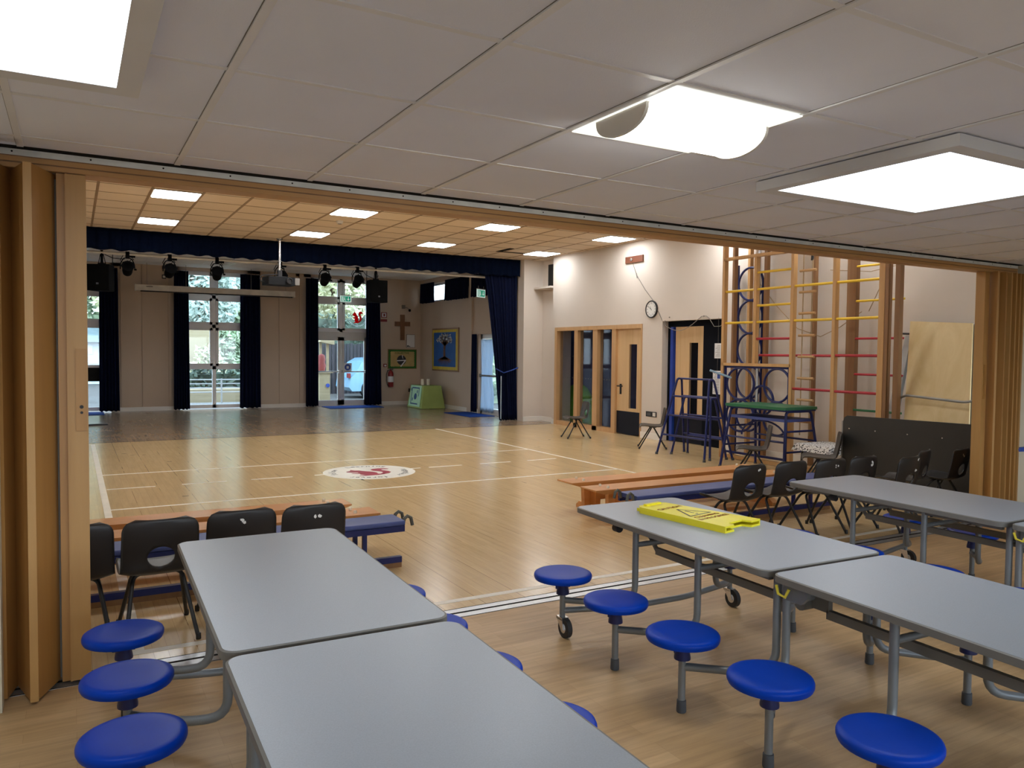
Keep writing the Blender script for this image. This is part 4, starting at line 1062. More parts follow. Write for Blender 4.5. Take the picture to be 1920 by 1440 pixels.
q.grid(rows); o = q.build('pop_up_tent', M['tent']); tag(o, 'green pop-up tent behind the glazed oak screen', 'tent')
q = MB(); q.lathe([(.0, 0), (.045, .002), (.05, .02), (.045, .04), (0, .042)], (0, 0, 0), 16, Matrix.Translation((7.53, 3.805, .635)) @ Matrix.Diagonal((2.6, .5, 1, 1)))
tag(q.build('wall_ledge', M['ledge']), 'blue plastic ledge on the cream wall at the right edge', 'ledge')

# ================================================================== FOLDING PARTITION (two folded stacks)
PH = 2.232
def leaf(q, a, c, th=.012, z0=.012, z1=PH):
    a, c = Vector((*a, 0)), Vector((*c, 0)); d = unit(c-a); n_ = Vector((-d.y, d.x, 0))*th
    q.prism([((a-n_).x, (a-n_).y), ((c-n_).x, (c-n_).y), ((c+n_).x, (c+n_).y), ((a+n_).x, (a+n_).y)], z0, z1)
fp = thing('folding_partition', 'honey-coloured timber concertina partition folded at the left edge', 'partition', (0, 0, 0))
zig = [(-.40, 3.93), (-.262, 3.815), (-.222, 3.99), (-.152, 3.735), (-.052, 3.985)]
for k, (a, c) in enumerate(zip(zig, zig[1:])):
    q = MB(); leaf(q, a, c); q.build('panel', M['part'], fp, smooth=False)
q = MB(); q.box(-.166, -.136, 3.722, 3.746, .012, PH); q.build('panel_edge', M['part2'], fp, smooth=False)
for hx, hy in ((-.222, 3.985), (-.054, 3.965)):
    q = MB(); q.tube([(hx, hy-.03, .02), (hx, hy-.03, PH-.02)], .007, 8); q.build('hinge', M['edge'], fp)
q = MB(); q.box(-.052, -.020, 3.895, 3.96, .012, PH); q.build('panel', M['part'], fp, smooth=False)
q = MB(); q.box(-.018, .060, 3.885, 3.965, .012, PH); q.box(-.020, -.013, 3.880, 3.90, .012, PH); ep = q.build('end_post', M['part2'], fp, smooth=False)
q = MB(); q.box(.012, .055, 3.880, 3.886, 1.12, 1.48); lk = q.build('handle_block', M['part'], ep, smooth=False)
q = MB(); q.prism(circle(.034, 1.225, .008, 12), 3.877, 3.881, 'y'); q.prism(circle(.034, 1.20, .006, 12), 3.877, 3.881, 'y'); q.build('lock', M['rubber'], lk)
fr_ = thing('folding_partition', 'honey-coloured timber concertina partition folded at the right edge', 'partition', (0, 0, 0))
q = MB(); q.box(6.93, 7.00, 3.875, 3.955, .012, PH); ep = q.build('end_post', M['part2'], fr_, smooth=False)
q = MB(); q.box(6.95, 6.98, 3.870, 3.876, 1.12, 1.42); q.build('handle_block', M['part'], ep, smooth=False)
xs = [7.00, 7.075, 7.125, 7.17, 7.21, 7.25, 7.285, 7.32, 7.35, 7.38, 7.405, 7.425]
for k, (a, c) in enumerate(zip(xs, xs[1:])):
    q = MB(); leaf(q, (a, 3.99 if k % 2 else 3.80), (c, 3.80 if k % 2 else 3.99), .010); q.build('panel', M['part' if k % 3 else 'part2'], fr_, smooth=False)
q = MB(); q.box(7.428, 7.448, 3.82, 3.90, .012, PH); q.build('fixed_strip', M['part2'], fr_, smooth=False)

# ================================================================== STAGE END
# valance and curtains
def cloth(q, x0, x1, z0, z1, y, amp, waves, axis='x', ragged=.012, nz_=8, phase=0., squeeze=None):
    n = int(waves*10); rows = []
    for i in range(nz_+1):
        u = i/nz_; z = z1+(z0-z1)*u; row = []
        for j in range(n+1):
            t = j/n; a = t*waves*2*PI+phase
            off = amp*(.55+.45*u)*(math.sin(a)+.35*math.sin(a*2.3+1+u))
            xx0, xx1 = (x0, x1) if squeeze is None else squeeze(u)
            p = xx0+(xx1-xx0)*t
            zz = z+(ragged*math.sin(a*.7+2)*(1 if i in (nz_,) else 0))
            row.append(Vector((p, y+off, zz)) if axis == 'x' else Vector((y+off, p, zz)))
        rows.append(row)
    q.grid(rows)
def solid(o, t=.006):
    m = o.modifiers.new('solid', 'SOLIDIFY'); m.thickness = t; m.offset = 0; return o
YV = 14.66
q = MB(); cloth(q, XL, 8.49, 3.135, HC-.005, YV, .022, 46, ragged=.012, nz_=5); va = solid(q.build('stage_valance', M['valance'], angle=70)); tag(va, 'long navy pleated valance under the hall ceiling', 'valance')
def sq_(u):
    z = 3.2*(1-u)
    if z > 1.1: 
        t = (3.2-z)/2.1; return (7.66+.30*t**.8, 8.47)
    t = (1.1-z)/1.1; return (7.96+.11*t, 8.47+.02*t)
q = MB(); cloth(q, 0, 1, .02, 3.22, YV+.10, .035, 9, nz_=24, squeeze=sq_); sc = solid(q.build('stage_curtain', M['navy'], angle=70)); tag(sc, 'navy stage curtain tied back beside the cream pier', 'curtain')
q = MB(); q.tube([(7.93, YV+.03, 1.14), (8.12, YV+.02, 1.05), (8.30, YV+.02, 1.10), (8.50, YV+.06, 1.16)], .012, 8); q.build('tie_back', M['ledge'], sc)
q = MB(); q.box(8.06, 8.075, YV+.03, YV+.05, .05, .98); q.build('white_lining_edge', M['net'], sc, smooth=False)
def window_curtain(label, x0, x1, z1=3.37, y=YB-.20, waves=6, flare=.0, axis='x', z0=.03, m='navy'):
    q = MB()
    def sq(u): return (x0-flare*u, x1+flare*u)
    cloth(q, x0, x1, z0, z1, y, .035, waves, nz_=10, squeeze=sq, axis=axis, ragged=.01)
    o = solid(q.build('window_curtain', M[m], angle=70)); return tag(o, label, 'curtain')
window_curtain('navy curtain beside the far left window', .56, .94, 3.36, flare=.02)
window_curtain('navy curtain on the left of the middle window', 2.15, 2.47, 3.38, flare=.02)
window_curtain('navy curtain on the right of the middle window', 3.68, 4.15, 3.38, flare=.02)
window_curtain('navy curtain on the left of the glazed double doors', 5.32, 5.64, 3.37)
window_curtain('navy curtain on the right of the glazed double doors, below the right speaker', 6.98, 7.33, 3.34, flare=.06)
X2 = XS-.07
window_curtain('short navy curtain at the corner end of the high window', 19.43, 20.30, 3.38, X2, 10, 0, 'y', 2.84)
window_curtain('short navy curtain over most of the high window, right of the bright gap', 17.30, 18.68, 3.38, X2, 12, 0, 'y', 2.84)
window_curtain('short navy curtain over the high window nearest the stage curtain', 15.0, 17.12, 3.38, X2, 16, 0, 'y', 2.84)
window_curtain('narrow navy curtain on the left of the white side door', 16.86, 17.06, 1.93, X2, 4, 0, 'y', .04)
q = MB()
def sq2(u): return (16.02+.28*math.sin(PI*min(1, u*1.3))*.5+.12*u, 16.78-.05*math.sin(PI*u))
cloth(q, 0, 1, .06, 1.80, XS+.03, .02, 6, axis='y', nz_=14, squeeze=sq2); tag(solid(q.build('net_curtain', M['net'], angle=70)), 'white net curtain hanging on the glazed side door', 'curtain')
# lighting bar, lamps, speakers
q = MB(); q.tube([(-.9, YV+.26, 3.11), (8.2, YV+.26, 3.11)], .026, 12); tag(q.build('lighting_bar', M['white']), 'long metal lighting bar behind the navy valance', 'bar')
q = MB()
for xx in (-.3, 2.6, 5.6, 7.9): q.tube([(xx, YV+.26, 3.12), (xx, YV+.26, HC)], .010, 6)
tag(q.build('bar_hanger', M['alu']), 'hanger rods holding the lighting bar', 'hanger')
YL = YV+.26
def par_can(label, x, z=2.85, yaw=0., group='black stage spotlights on the bar'):
    t = thing('stage_spotlight', label, 'spotlight', (x, YL, 0), yaw, group)
    mx = Matrix.Translation((0, -.02, z)) @ Matrix.Rotation(math.radians(62), 4, 'X')
    q = MB(); q.lathe([(.0, -.15), (.045, -.145), (.072, -.11), (.082, -.05), (.085, .08), (.094, .085), (.094, .105), (.080, .107), (.07, .07), (.0, .065)], (0, 0, 0), 20, mx); q.build('can', M['black'], t)
    q = MB(); n = 8
    q.lathe([(.108, .100), (.108, .108), (.078, .108), (.078, .100)], (0, 0, 0), 8, mx); q.build('colour_frame', M['black'], t)
    q = MB(); q.tube(bend([(-.112, -.02, z), (-.105, 0, z+.10), (-.06, 0, z+.19), (.06, 0, z+.19), (.105, 0, z+.10), (.112, -.02, z)], .03), .009, 8); q.tube([(.10, -.02, z), (.14, -.02, z)], .014, 8); q.build('yoke', M['black'], t)
    q = MB(); q.box(-.03, .03, -.035, .035, z+.185, 3.15); q.box(.02, .12, -.02, .02, 3.055, 3.085); q.build('clamp', M['black'], t, smooth=False)
    q = MB(); q.tube([(.03, 0, 3.10), (.10, .02, 3.02), (.06, .05, z+.18), (.0, .1, z+.08)], .006, 6); q.tube([(-.05, 0, 3.12), (-.11, .02, 3.0), (-.05, .07, z+.1)], .006, 6); q.build('lead', M['black'], t)
    return t
k1 = par_can('black stage spotlight nearest the left speaker', .845)
for lab, x, yaw in (('black stage spotlight left of the middle window', 1.51, .1), ('black stage spotlight hanging before the middle window', 2.30, -.1), ('black stage spotlight behind the projector', 3.42, .2), ('black stage spotlight before the glazed doors, left of two', 4.27, -.05), ('black stage spotlight before the glazed doors, next to the right speaker', 4.92, .05)):
    copy_tree(k1, (x, YL, 0), yaw, lab)
def speaker(label, x, w, z0, z1, yaw, rot=0.):
    t = thing('loudspeaker', label, 'speaker', (x, YL, 0), yaw, 'black loudspeakers hung from the bar')
    h = w/2
    q = MB(); q.prism([(-h, -.16), (h, -.16), (h*.72, .16), (-h*.72, .16)], z0, z1); q.build('cabinet', M['black'], t, smooth=False)
    q = MB(); q.box(-h+.012, h-.012, -.172, -.158, z0+.015, z1-.015); g = q.build('grille', M['grille'], t, smooth=False)
    q = MB(); q.box(-.02, .02, -.176, -.171, z0+.10, z0+.13); q.build('badge', M['foot'], g, smooth=False)
    q = MB(); q.tube([(0, 0, z1), (0, 0, 3.15)], .022, 10); q.tube([(-.05, -.02, z1), (-.02, 0, 3.1)], .006, 6); q.tube([(.06, .02, z1), (.02, 0, 3.1)], .006, 6); q.box(-.05, .05, -.04, .04, z1, z1+.03); q.build('mount', M['black'], t)
    return t
sp1 = speaker('black loudspeaker hung at the far left of the stage', .455, .37, 2.46, 2.90, -.45)
sp2 = copy_tree(sp1, (5.305, YL, 0), .06, 'black loudspeaker hung right of the glazed doors')
q = MB(); q.tube([(.46, YL, 3.10), (.62, YL+.02, 3.03), (.80, YL, 3.02)], .006, 6); q.tube([(.62, YL, 3.12), (.615, YL, 2.86)], .006, 6)
tag(q.build('stage_cable', M['black']), 'black cable looped from the left speaker to the bar', 'cable')
q = MB(); q.tube([(5.02, YL, 3.10), (5.10, YL, 3.00), (5.28, YL, 2.93), (5.36, YL, 3.0)], .006, 6); q.tube([(5.12, YL, 3.12), (5.11, YL, 2.7)], .006, 6)
tag(q.build('stage_cable', M['black']), 'black cable looped from the right speaker to the bar', 'cable')
# projector on its pole
pj = thing('projector', 'dark grey projector on a bright ceiling pole', 'projector', (3.28, 14.33, 0), .12)
q = MB(); q.prism(rrect(-.27, .24, -.18, .18, .03), 2.655, 2.80); q.build('case', M['projector'], pj)
q = MB(); q.lathe([(.055, 0), (.055, .05), (.045, .055), (.04, .03), (0, .03)], (0, 0, 0), 20, Matrix.Translation((.10, -.18, 2.73)) @ Matrix.Rotation(PI/2, 4, 'X')); q.build('lens', M['rubber'], pj)
q = MB(); q.box(.215, .30, -.19, -.10, 2.665, 2.79); q.build('end_cover', M['cable'], pj, smooth=False)
q = MB(); q.tube([(.0, 0, 2.92), (0, 0, HC)], .022, 12); q.lathe([(.06, 0), (.06, -.01), (.022, -.03)], (0, 0, HC), 16); q.build('pole', M['chrome'], pj)
q = MB(); q.box(-.035, .035, -.03, .03, 2.80, 2.93); q.box(-.12, .12, -.1, .1, 2.80, 2.815); q.build('bracket', M['rubber'], pj, smooth=False)
q = MB(); q.tube([(-.26, 0, 2.70), (-.34, 0, 2.72), (-.36, 0, 2.76), (-.32, 0, 2.82), (-.15, 0, 2.84), (0, 0, 2.86)], .011, 8); q.build('lead', M['rubber'], pj)
# projection screen case
ps = thing('projection_screen', 'long white rolled projection screen case across the back windows', 'screen', (3.14, 20.05, 0))
q = MB(); q.box(-1.84, 1.80, -.07, .07, 2.85, 2.985); q.box(-1.86, -1.83, -.075, .075, 2.84, 2.99); q.box(1.79, 1.82, -.075, .075, 2.84, 2.99); q.build('case', M['white'], ps, smooth=False)
q = MB(); q.box(-1.74, 1.76, -.06, .0, 2.825, 2.85); q.build('bottom_bar', M['rubber'], ps, smooth=False)
q = MB()
for xx in (-1.6, -.75, .75, 1.6): q.tube([(xx, .0, 2.98), (xx, .0, HC)], .004, 6)
q.build('suspension_wire', M['cable'], ps)
q = MB(); q.box(-1.62, -1.48, -.073, -.07, 2.935, 2.955); q.build('badge', M['cable'], ps, smooth=False)
# exit signs
def exit_sign(label, loc, rz, sz=1.):
    t = thing('exit_sign', label, 'exit sign', loc, rz)
    q = MB(); q.box(-.15, .15, -.012, .012, -.085, .085); q.build('plate', M['exitwhite'], t, smooth=False)
    q = MB(); q.box(-.125, -.002, -.0135, -.012, -.068, .068); q.box(.004, .125, -.0135, -.012, -.068, .068); q.build('green_field', M['exitgreen'], t, smooth=False)
    q = MB(); q.box(-.105, -.075, -.015, -.0135, -.06, .06); q.box(-.075, -.04, -.015, -.0135, -.055, -.045)
    mxs = Matrix.Rotation(PI/2, 4, 'X')
    q.prism([(.055, .05), (.075, .05), (.075, -.005), (.10, -.005), (.065, -.052), (.03, -.005), (.055, -.005)], -.015, -.0135, 'y')
    q.prism(circle(-.045, .042, .011, 10), -.015, -.0135, 'y'); q.prism([(-.06, .028), (-.035, .028), (-.03, -.01), (-.012, -.04), (-.022, -.045), (-.042, -.015), (-.055, -.05), (-.066, -.045), (-.055, -.01)], -.015, -.0135, 'y')
    q.build('pictogram', M['exitwhite'], t, smooth=False)
    q = MB(); q.box(-.15, .15, -.02, .02, .085, .105); q.tube([(-.1, 0, .1), (-.1, 0, .16)], .006, 6); q.tube([(.1, 0, .1), (.1, 0, .16)], .006, 6); q.build('housing', M['cable'], t, smooth=False)
    return t
exit_sign('green exit sign hanging before the glazed double doors', (6.40, 20.36, 2.885), 0)
exit_sign('green exit sign by the stage curtain, high on the right', (7.74, 15.05, 2.765), .5)

# things on the back wall
cr = thing('wall_cross', 'plain brown wooden cross on the back wall', 'cross', (8.07, YB, 0))
q = MB(); q.box(-.062, .062, -.03, 0, 1.81, 2.52); q.build('upright', M['cross'], cr, smooth=False)
q = MB(); q.box(-.225, .225, -.032, -.001, 2.20, 2.325); q.build('crossbar', M['cross'], cr, smooth=False)
nb = thing('notice_board', 'notice board with green border and a black and white design', 'notice board', (8.07, YB, 1.28))
q = MB(); q.box(-.43, .43, -.025, 0, -.275, .275); q.build('frame', M['boardframe'], nb, smooth=False)
q = MB(); q.box(-.415, .415, -.028, -.025, -.26, .26); q.build('border', M['boardgreen'], nb, smooth=False)
q = MB()
pts = []
for k in range(16): pts += [(-.345+.0431*k, -.205-.012*(k % 2)*0), ]
zig = lambda a, c, n, ax, lo, hi: None
edge = []
for k in range(28): edge.append((-.345+.69*k/28, -.20-(.018 if k % 2 else 0)))
for k in range(16): edge.append((.345+(.018 if k % 2 else 0), -.20+.40*k/16))
for k in range(28): edge.append((.345-.69*k/28, .20+(.018 if k % 2 else 0)))
for k in range(16): edge.append((-.345-(.018 if k % 2 else 0), .20-.40*k/16))
q.prism(edge, -.0305, -.028, 'y'); q.build('tan_paper', M['boardtan'], nb, smooth=False)
q = MB(); text(q, 'COLLECTIVE', .075, on_back(-.02, -.0315, .165), .002); q.build('lettering', M['boardgreen'], nb, smooth=False)
q = MB(); q.prism(circle(-.03, -.03, .135, 28), -.033, -.0305, 'y'); ds = q.build('black_disc', M['ink'], nb, smooth=False)
q = MB(); q.prism([(-.17, -.035), (.10, -.02), (.10, -.05), (-.17, -.06)], -.035, -.033, 'y'); q.prism([(-.02, .10), (.0, .02), (.02, .0), (.0, .11)], -.035, -.033, 'y'); q.prism([(-.07, -.20), (.06, -.05), (.10, -.05), (-.04, -.22)], -.035, -.033, 'y'); q.build('white_shapes', M['paper'], ds, smooth=False)
pf = thing('framed_certificate', 'pale framed certificate on the wall right of the cross', 'frame', (8.32, YB, 1.79))
q = MB(); q.box(-.13, .13, -.018, 0, -.19, .185); q.build('frame', M['cable'], pf, smooth=False)
q = MB(); q.box(-.118, .118, -.02, -.017, -.178, .173); q.build('sheet', M['paper'], pf, smooth=False)
q = MB(); q.box(-.11, -.06, -.022, -.02, -.165, -.125); q.box(-.05, -.02, -.022, -.02, -.165, -.14); q.build('emblem', M['ink'], pf, smooth=False)
fx = thing('fire_extinguisher', 'dark red fire extinguisher on the wall below the notice board', 'extinguisher', (7.70, YB-.09, 0))
q = MB(); q.lathe([(.0, .505), (.07, .505), (.078, .52), (.078, .87), (.06, .93), (.025, .96), (.02, .985)], (0, 0, 0), 24); q.build('cylinder', M['extred'], fx)
q = MB(); q.lathe([(.0795, .64), (.0795, .80)], (0, 0, 0), 24); q.build('label_band', M['paper'], fx)
q = MB(); q.box(-.02, .07, -.015, .015, .975, .995); q.box(-.03, .08, -.012, .012, 1.01, 1.025); q.tube([(-.01, 0, .98), (-.09, -.01, .97), (-.13, -.01, .85), (-.13, -.01, .68), (-.10, -.02, .56), (-.07, -.03, .52)], .011, 8); q.build('hose', M['rubber'], fx)
q = MB(); q.box(-.03, .03, .05, .09, .86, .9); q.build('bracket', M['rubber'], fx, smooth=False)
fs_ = thing('fire_sign', 'small red and white fire point sign above the extinguisher', 'sign', (7.53, YB, 2.44))
q = MB(); q.box(-.085, .085, -.006, 0, -.02, .13); q.build('plate', M['extred'], fs_, smooth=False)
q = MB(); q.box(-.06, .06, -.008, -.006, .0, .11); q.build('symbol', M['paper'], fs_, smooth=False)
q = MB(); q.box(-.02, .03, -.009, -.008, .02, .09); q.build('pictogram', M['extred'], fs_, smooth=False)
q = MB(); q.box(-.10, .09, -.006, 0, -.13, -.06); q.build('lower_plate', M['extred'], fs_, smooth=False)
cp = thing('call_point', 'small red fire alarm call point left of the notice board', 'call point', (7.56, YB, 1.10))
q = MB(); q.box(-.045, .045, -.035, 0, -.045, .045); q.build('box', M['extred'], cp, smooth=False)
q = MB(); q.box(-.028, .028, -.037, -.035, -.028, .022); q.build('window', M['paper'], cp, smooth=False)
cm = thing('wall_camera', 'small camera on a bracket above the cross', 'camera', (8.10, YB, 2.73))
q = MB(); q.box(-.05, .04, -.05, 0, -.04, .06); q.build('bracket', M['cable'], cm, smooth=False)
q = MB(); q.tube([(.03, -.03, .0), (.10, -.06, -.02), (.15, -.08, -.06)], .008, 6); q.build('arm', M['cable'], cm)
q = MB(); q.lathe([(0, -.04), (.03, -.03), (.035, 0), (.03, .03), (0, .035)], (.16, -.08, -.085), 14); q.build('camera_head', M['black'], cm)
for lab, x, z, w in (('double wall socket high between the left and middle windows', 1.91, 3.235, .085), ('black wall socket behind the green cloth table', 8.33, .40, .07)):
    s_ = thing('wall_socket', lab, 'socket', (x, YB, z))
    q = MB(); q.box(-w, w, -.015, 0, -.05, .05); q.build('plate', M['ink'], s_, smooth=False)
    if z > 1:
        q = MB(); q.box(-.07, -.012, -.018, -.015, -.025, .025); q.box(.012, .07, -.018, -.015, -.025, .025); q.build('insert', M['white'], s_, smooth=False)
q = MB(); q.box(1.02, 1.06, YB-.02, YB, 1.05, 1.10); tag(q.build('wall_switch', M['ink']), 'small dark switch on the wall right of the far left curtain', 'switch')

# tree display on the stage side wall
td = thing('display_board', 'blue display board with a brown paper tree and yellow border', 'display board', (XS, 18.78, 1.55))
def R_(q, a, c, z0, z1, x): q.box(-x, -x+.004, a, c, z0, z1)
q = MB(); q.box(-.025, 0, -.83, .83, -.57, .57); q.build('frame', M['boardframe'], td, smooth=False)
q = MB(); R_(q, -.79, .79, -.53, .53, .029); q.build('border', M['boardyellow'], td, smooth=False)
q = MB(); R_(q, -.68, .70, -.45, .46, .033); q.build('blue_paper', M['boardblue'], td, smooth=False)
q = MB(); mt = on_right(-.036, 0, 0)
def strip(q, pts, w0, w1, mx):
    n = len(pts)
    for i in range(n-1):
        a, c = Vector((*pts[i], 0)), Vector((*pts[i+1], 0)); d = unit(c-a); nn = Vector((-d.y, d.x, 0))
        wa, wc = w0+(w1-w0)*i/(n-1), w0+(w1-w0)*(i+1)/(n-1)
        q.add([mx @ p for p in (a-nn*wa, c-nn*wc, c+nn*wc, a+nn*wa)], [(0, 1, 2, 3)])
strip(q, [(.0, -.22), (-.01, .0), (.02, .14)], .07, .06, mt)
rnd = random.Random(3); tips = []
for k in range(9):
    a = math.radians(25+16*k+rnd.uniform(-5, 5)); L1 = rnd.uniform(.16, .24); p = (.02+L1*1.5*math.cos(a), .14+L1*math.sin(a)); strip(q, [(.02, .12), p], .035, .018, mt)
    for m in (-.35, .3): p2 = (p[0]+.13*math.cos(a+m)*1.3, p[1]+.09*math.sin(a+m)); strip(q, [p, p2], .016, .008, mt); tips += [p, p2]
for k in range(11): a = math.radians(195+15*k); strip(q, [(.0, -.20), (.18*math.cos(a)*1.4, -.22+.08*math.sin(a)), (.42*math.cos(a)*1.1, -.25+.17*math.sin(a)+rnd.uniform(-.02, .02))], .03, .008, mt)
q.build('paper_tree', M['trunkpaper'], td, smooth=False)
q = MB()
for (px, pz) in tips*3:
    cx, cz = px+rnd.uniform(-.07, .07), pz+rnd.uniform(-.05, .05)
    if abs(cx) < .64 and cz < .43:
        a = rnd.random()*PI; q.add([mt @ Vector((cx+.032*math.cos(a+b_), cz+.022*math.sin(a+b_), .003)) for b_ in (0, 1.6, 3.1, 4.7)], [(0, 1, 2, 3)])
q.build('paper_leaf', M['paper'], td, smooth=False)
# table with green cloth, candles
gt = thing('cloth_table', 'low table draped in a lime green cloth in the stage corner', 'table', (8.20, 19.1, 0), 0)
q = MB(); rows = []
base = rrect(-.26, .26, -.44, .44, .03, 4); base.append(base[0])
for z, e in ((.0, 1.30), (.2, 1.2), (.42, 1.08), (.58, 1.01), (.60, .98), (.601, .4), (.601, .0)):
    rows.append([Vector((x*(e if z < .59 else e)+.02*math.sin(i*1.9)*max(0, .5-z), y*(1+(e-1)*.5 if e > .9 else e)+.02*math.cos(i*2.3)*max(0, .5-z), max(.008, z+(.012*math.sin(i*1.4) if z == 0 else 0)))) for i, (x, y) in enumerate(base)])
q.grid(rows); q.build('green_cloth', M['cloth'], gt, angle=60)
q = MB(); 
P4 = [(-.272, .36, .597), (-.272, -.36, .597), (-.352, -.38, .05), (-.352, .38, .05)]
q.add(P4+[(x+.012, y, z) for x, y, z in P4], [(0, 1, 2, 3), (7, 6, 5, 4), (0, 4, 5, 1), (1, 5, 6, 2), (2, 6, 7, 3), (3, 7, 4, 0)])
bn = q.build('mint_banner', M['mint'], gt, smooth=False)
q = MB()
def fpt(u, v): return Vector((-.2765-.080*v, -u*.33, .580-.52*v))
def fq(u0, u1, v0, v1): q.add([fpt(u0, v0), fpt(u1, v0), fpt(u1, v1), fpt(u0, v1)], [(0, 1, 2, 3)])
fq(-.7, .7, .06, .12); fq(-.7, .7, .86, .92); fq(-.75, -.65, .06, .92); fq(.65, .75, .06, .5); fq(-.95, -.8, .1, .25); fq(-.5, -.35, .6, .75); fq(.3, .45, .2, .35)
q.add([fpt(.1+.28*math.cos(a*PI/10), .52+.16*math.sin(a*PI/10)) for a in range(20)], [tuple(range(20))])
q.build('motif', M['bluemotif'], bn, smooth=False)
for lab, x, y in (('cream pillar candle on the green cloth, left of the pair', -.10, .0), ('cream pillar candle on the green cloth, right of the pair', .055, -.02)):
    t = thing('candle', lab, 'candle', (8.20+x, 19.1+y, .604), 0, 'candles on the green cloth table')
    q = MB(); q.lathe([(0, 0), (.04, 0), (.041, .01), (.04, .155), (.034, .16), (0, .152)], (0, 0, 0), 18); q.build('wax', M['candle'], t)
    q = MB(); q.tube([(0, 0, .15), (.002, 0, .17)], .0025, 6); q.build('wick', M['ink'], t)
t = thing('candle_tray', 'flat dark tray under the two candles', 'tray', (8.18, 19.09, .6015))
q = MB(); q.prism(rrect(-.16, .14, -.09, .09, .03), 0, .003); q.build('tray', M['foot'], t)
# mats
for lab, x0, x1, y0, y1 in (('blue entrance mat before the glazed double doors', 5.76, 7.2, 19.55, 20.42), ('blue entrance mat before the white side door', 7.90, 8.55, 15.85, 17.3), ('blue entrance mat at the far left window', -.2, .62, 19.55, 20.4)):
    q = MB(); q.prism(rrect(x0, x1, y0, y1, .02), .0005, .012); tag(q.build('entrance_mat', M['mat']), lab, 'mat')
q = MB(); q.box(-.2, .59, 16.92, 16.98, .0, .03); tag(q.build('cable_cover', M['ink'], smooth=False), 'black cable cover strip on the stage floor at the left', 'cable cover')

# ================================================================== OUTSIDE
q = MB(); q.box(-30, 50, YB+T, 70, -.3, -.12); q.box(9.8, 50, -10, YB+T, -.3, -.12); struct(q.build('ground', M['ground'], smooth=False), 'ground outside the windows')
q = MB(); q.box(-30, 50, -60, -3.6, -.3, -.12); struct(q.build('ground', M['ground'], smooth=False), 'ground behind the dining area')
def foliage(n, c, r, size, seed, shell=.55):
    q = MB(); rnd = random.Random(seed)
    for _ in range(n):
        while True:
            d = Vector((rnd.uniform(-1, 1), rnd.uniform(-1, 1), rnd.uniform(-1, 1)))
            if shell < d.length < 1: break
        lump = 1+.18*math.sin(d.x*7+seed)*math.cos(d.z*6+d.y*5)
        p = Vector((c[0]+d.x*r[0]*lump, c[1]+d.y*r[1]*lump, c[2]+d.z*r[2]*lump))
        a = Vector((rnd.gauss(0, 1), rnd.gauss(0, 1), rnd.gauss(0, 1))).normalized(); b = a.orthogonal().normalized(); s = size*rnd.uniform(.6, 1.3)
        q.add([p-a*s, p+b*s*.5, p+a*s, p-b*s*.5], [(0, 1, 2, 3)])
    return q
def tree(label, x, y, h, r, leafm, seed, n=1800, size=.24):
    t = thing('tree', label, 'tree', (x, y, -.12), 0, 'trees beyond the windows')
    q = MB(); q.tube([(0, 0, 0), (.1, 0, h*.4), (-.05, .1, h*.8)], [.2, .15, .06], 8)
    rnd = random.Random(seed)
    for k in range(6): a = k*1.05; q.tube([(0.05, 0, h*.35+.2*k), (r*.6*math.cos(a), r*.6*math.sin(a), h*.55+.25*k)], [.07, .03], 6)
    q.build('trunk', M['bark'], t)
    foliage(n, (0, 0, h*.62), (r, r, h*.42), size, seed).build('crown', M[leafm], t, smooth=False)
tree('yellow-green leafy tree seen through the glazed double doors', 9.7, 32.5, 7.6, 2.7, 'leaf1', 1, 11000, .15)
tree('pale yellow-green tree far right beyond the glazed doors', 11.0, 43, 9, 2.6, 'leaf1', 5, 6000, .2)
tree('blue-green conifer seen through the middle window', 3.9, 30, 7.2, 1.7, 'leaf3', 2, 9000, .13)
tree('mid green tree right of the conifer', 6.3, 35, 8, 2.0, 'leaf2', 3, 7000, .17)
tree('mid green bushy tree at the far left window', .2, 46, 10, 3.0, 'leaf2', 4, 6000, .22)
tree('yellowing tree behind the conifer beyond the middle window', 3.2, 41, 10, 3.0, 'leaf1', 6, 7000, .2)

def hedge(label, x0, x1, y, h, seed, m='leaf4', n=2200):
    q = MB(); rnd = random.Random(seed)
    q.box(x0+.15, x1-.15, y+.1, y+.7, -.12, h-.2)
    for _ in range(n):
        p = Vector((rnd.uniform(x0, x1), y+rnd.uniform(-.15, .5), rnd.uniform(0, h)+.0)); a = Vector((rnd.gauss(0, 1), rnd.gauss(0, 1), rnd.gauss(0, 1))).normalized(); b = a.orthogonal().normalized(); s = rnd.uniform(.08, .16)
        q.add([p-a*s, p+b*s*.5, p+a*s, p-b*s*.5], [(0, 1, 2, 3)])
    tag(q.build('hedge', M[m], smooth=False), label, 'hedge', None)
hedge('dark hedge behind the car outside the doors', 7.2, 14, 29.0, 2.9, 11)
hedge('dark leafy hedge outside the middle window', 4.35, 5.6, 27.4, 2.2, 12, 'leaf2')
q = MB()
for k in range(50): q.box(7.2+.14*k, 7.32+.14*k, 28.6, 28.64, -.12, 1.75+.02*(k % 3))
tag(q.build('timber_fence', M['fence'], smooth=False), 'dark close-boarded fence outside the glazed doors', 'fence')
q = MB(); q.box(2.4, 4.25, 27.2, 27.3, -.12, 2.3); tag(q.build('timber_screen', M['tanfence'], smooth=False), 'pale timber screen outside the middle window', 'screen')
tag(foliage(520, (3.85, 26.8, .75), (.55, .25, .85), .12, 21, .2).build('shrub', M['leaf1'], smooth=False), 'small yellow-green shrub in front of the pale timber screen', 'shrub')
hedge('added tall hedge blocking the sky outside the stage side door', 11.0, 16.0, 21.5, 2.7, 31, 'leaf2', 2600)  # added to block the bright sky behind the side door
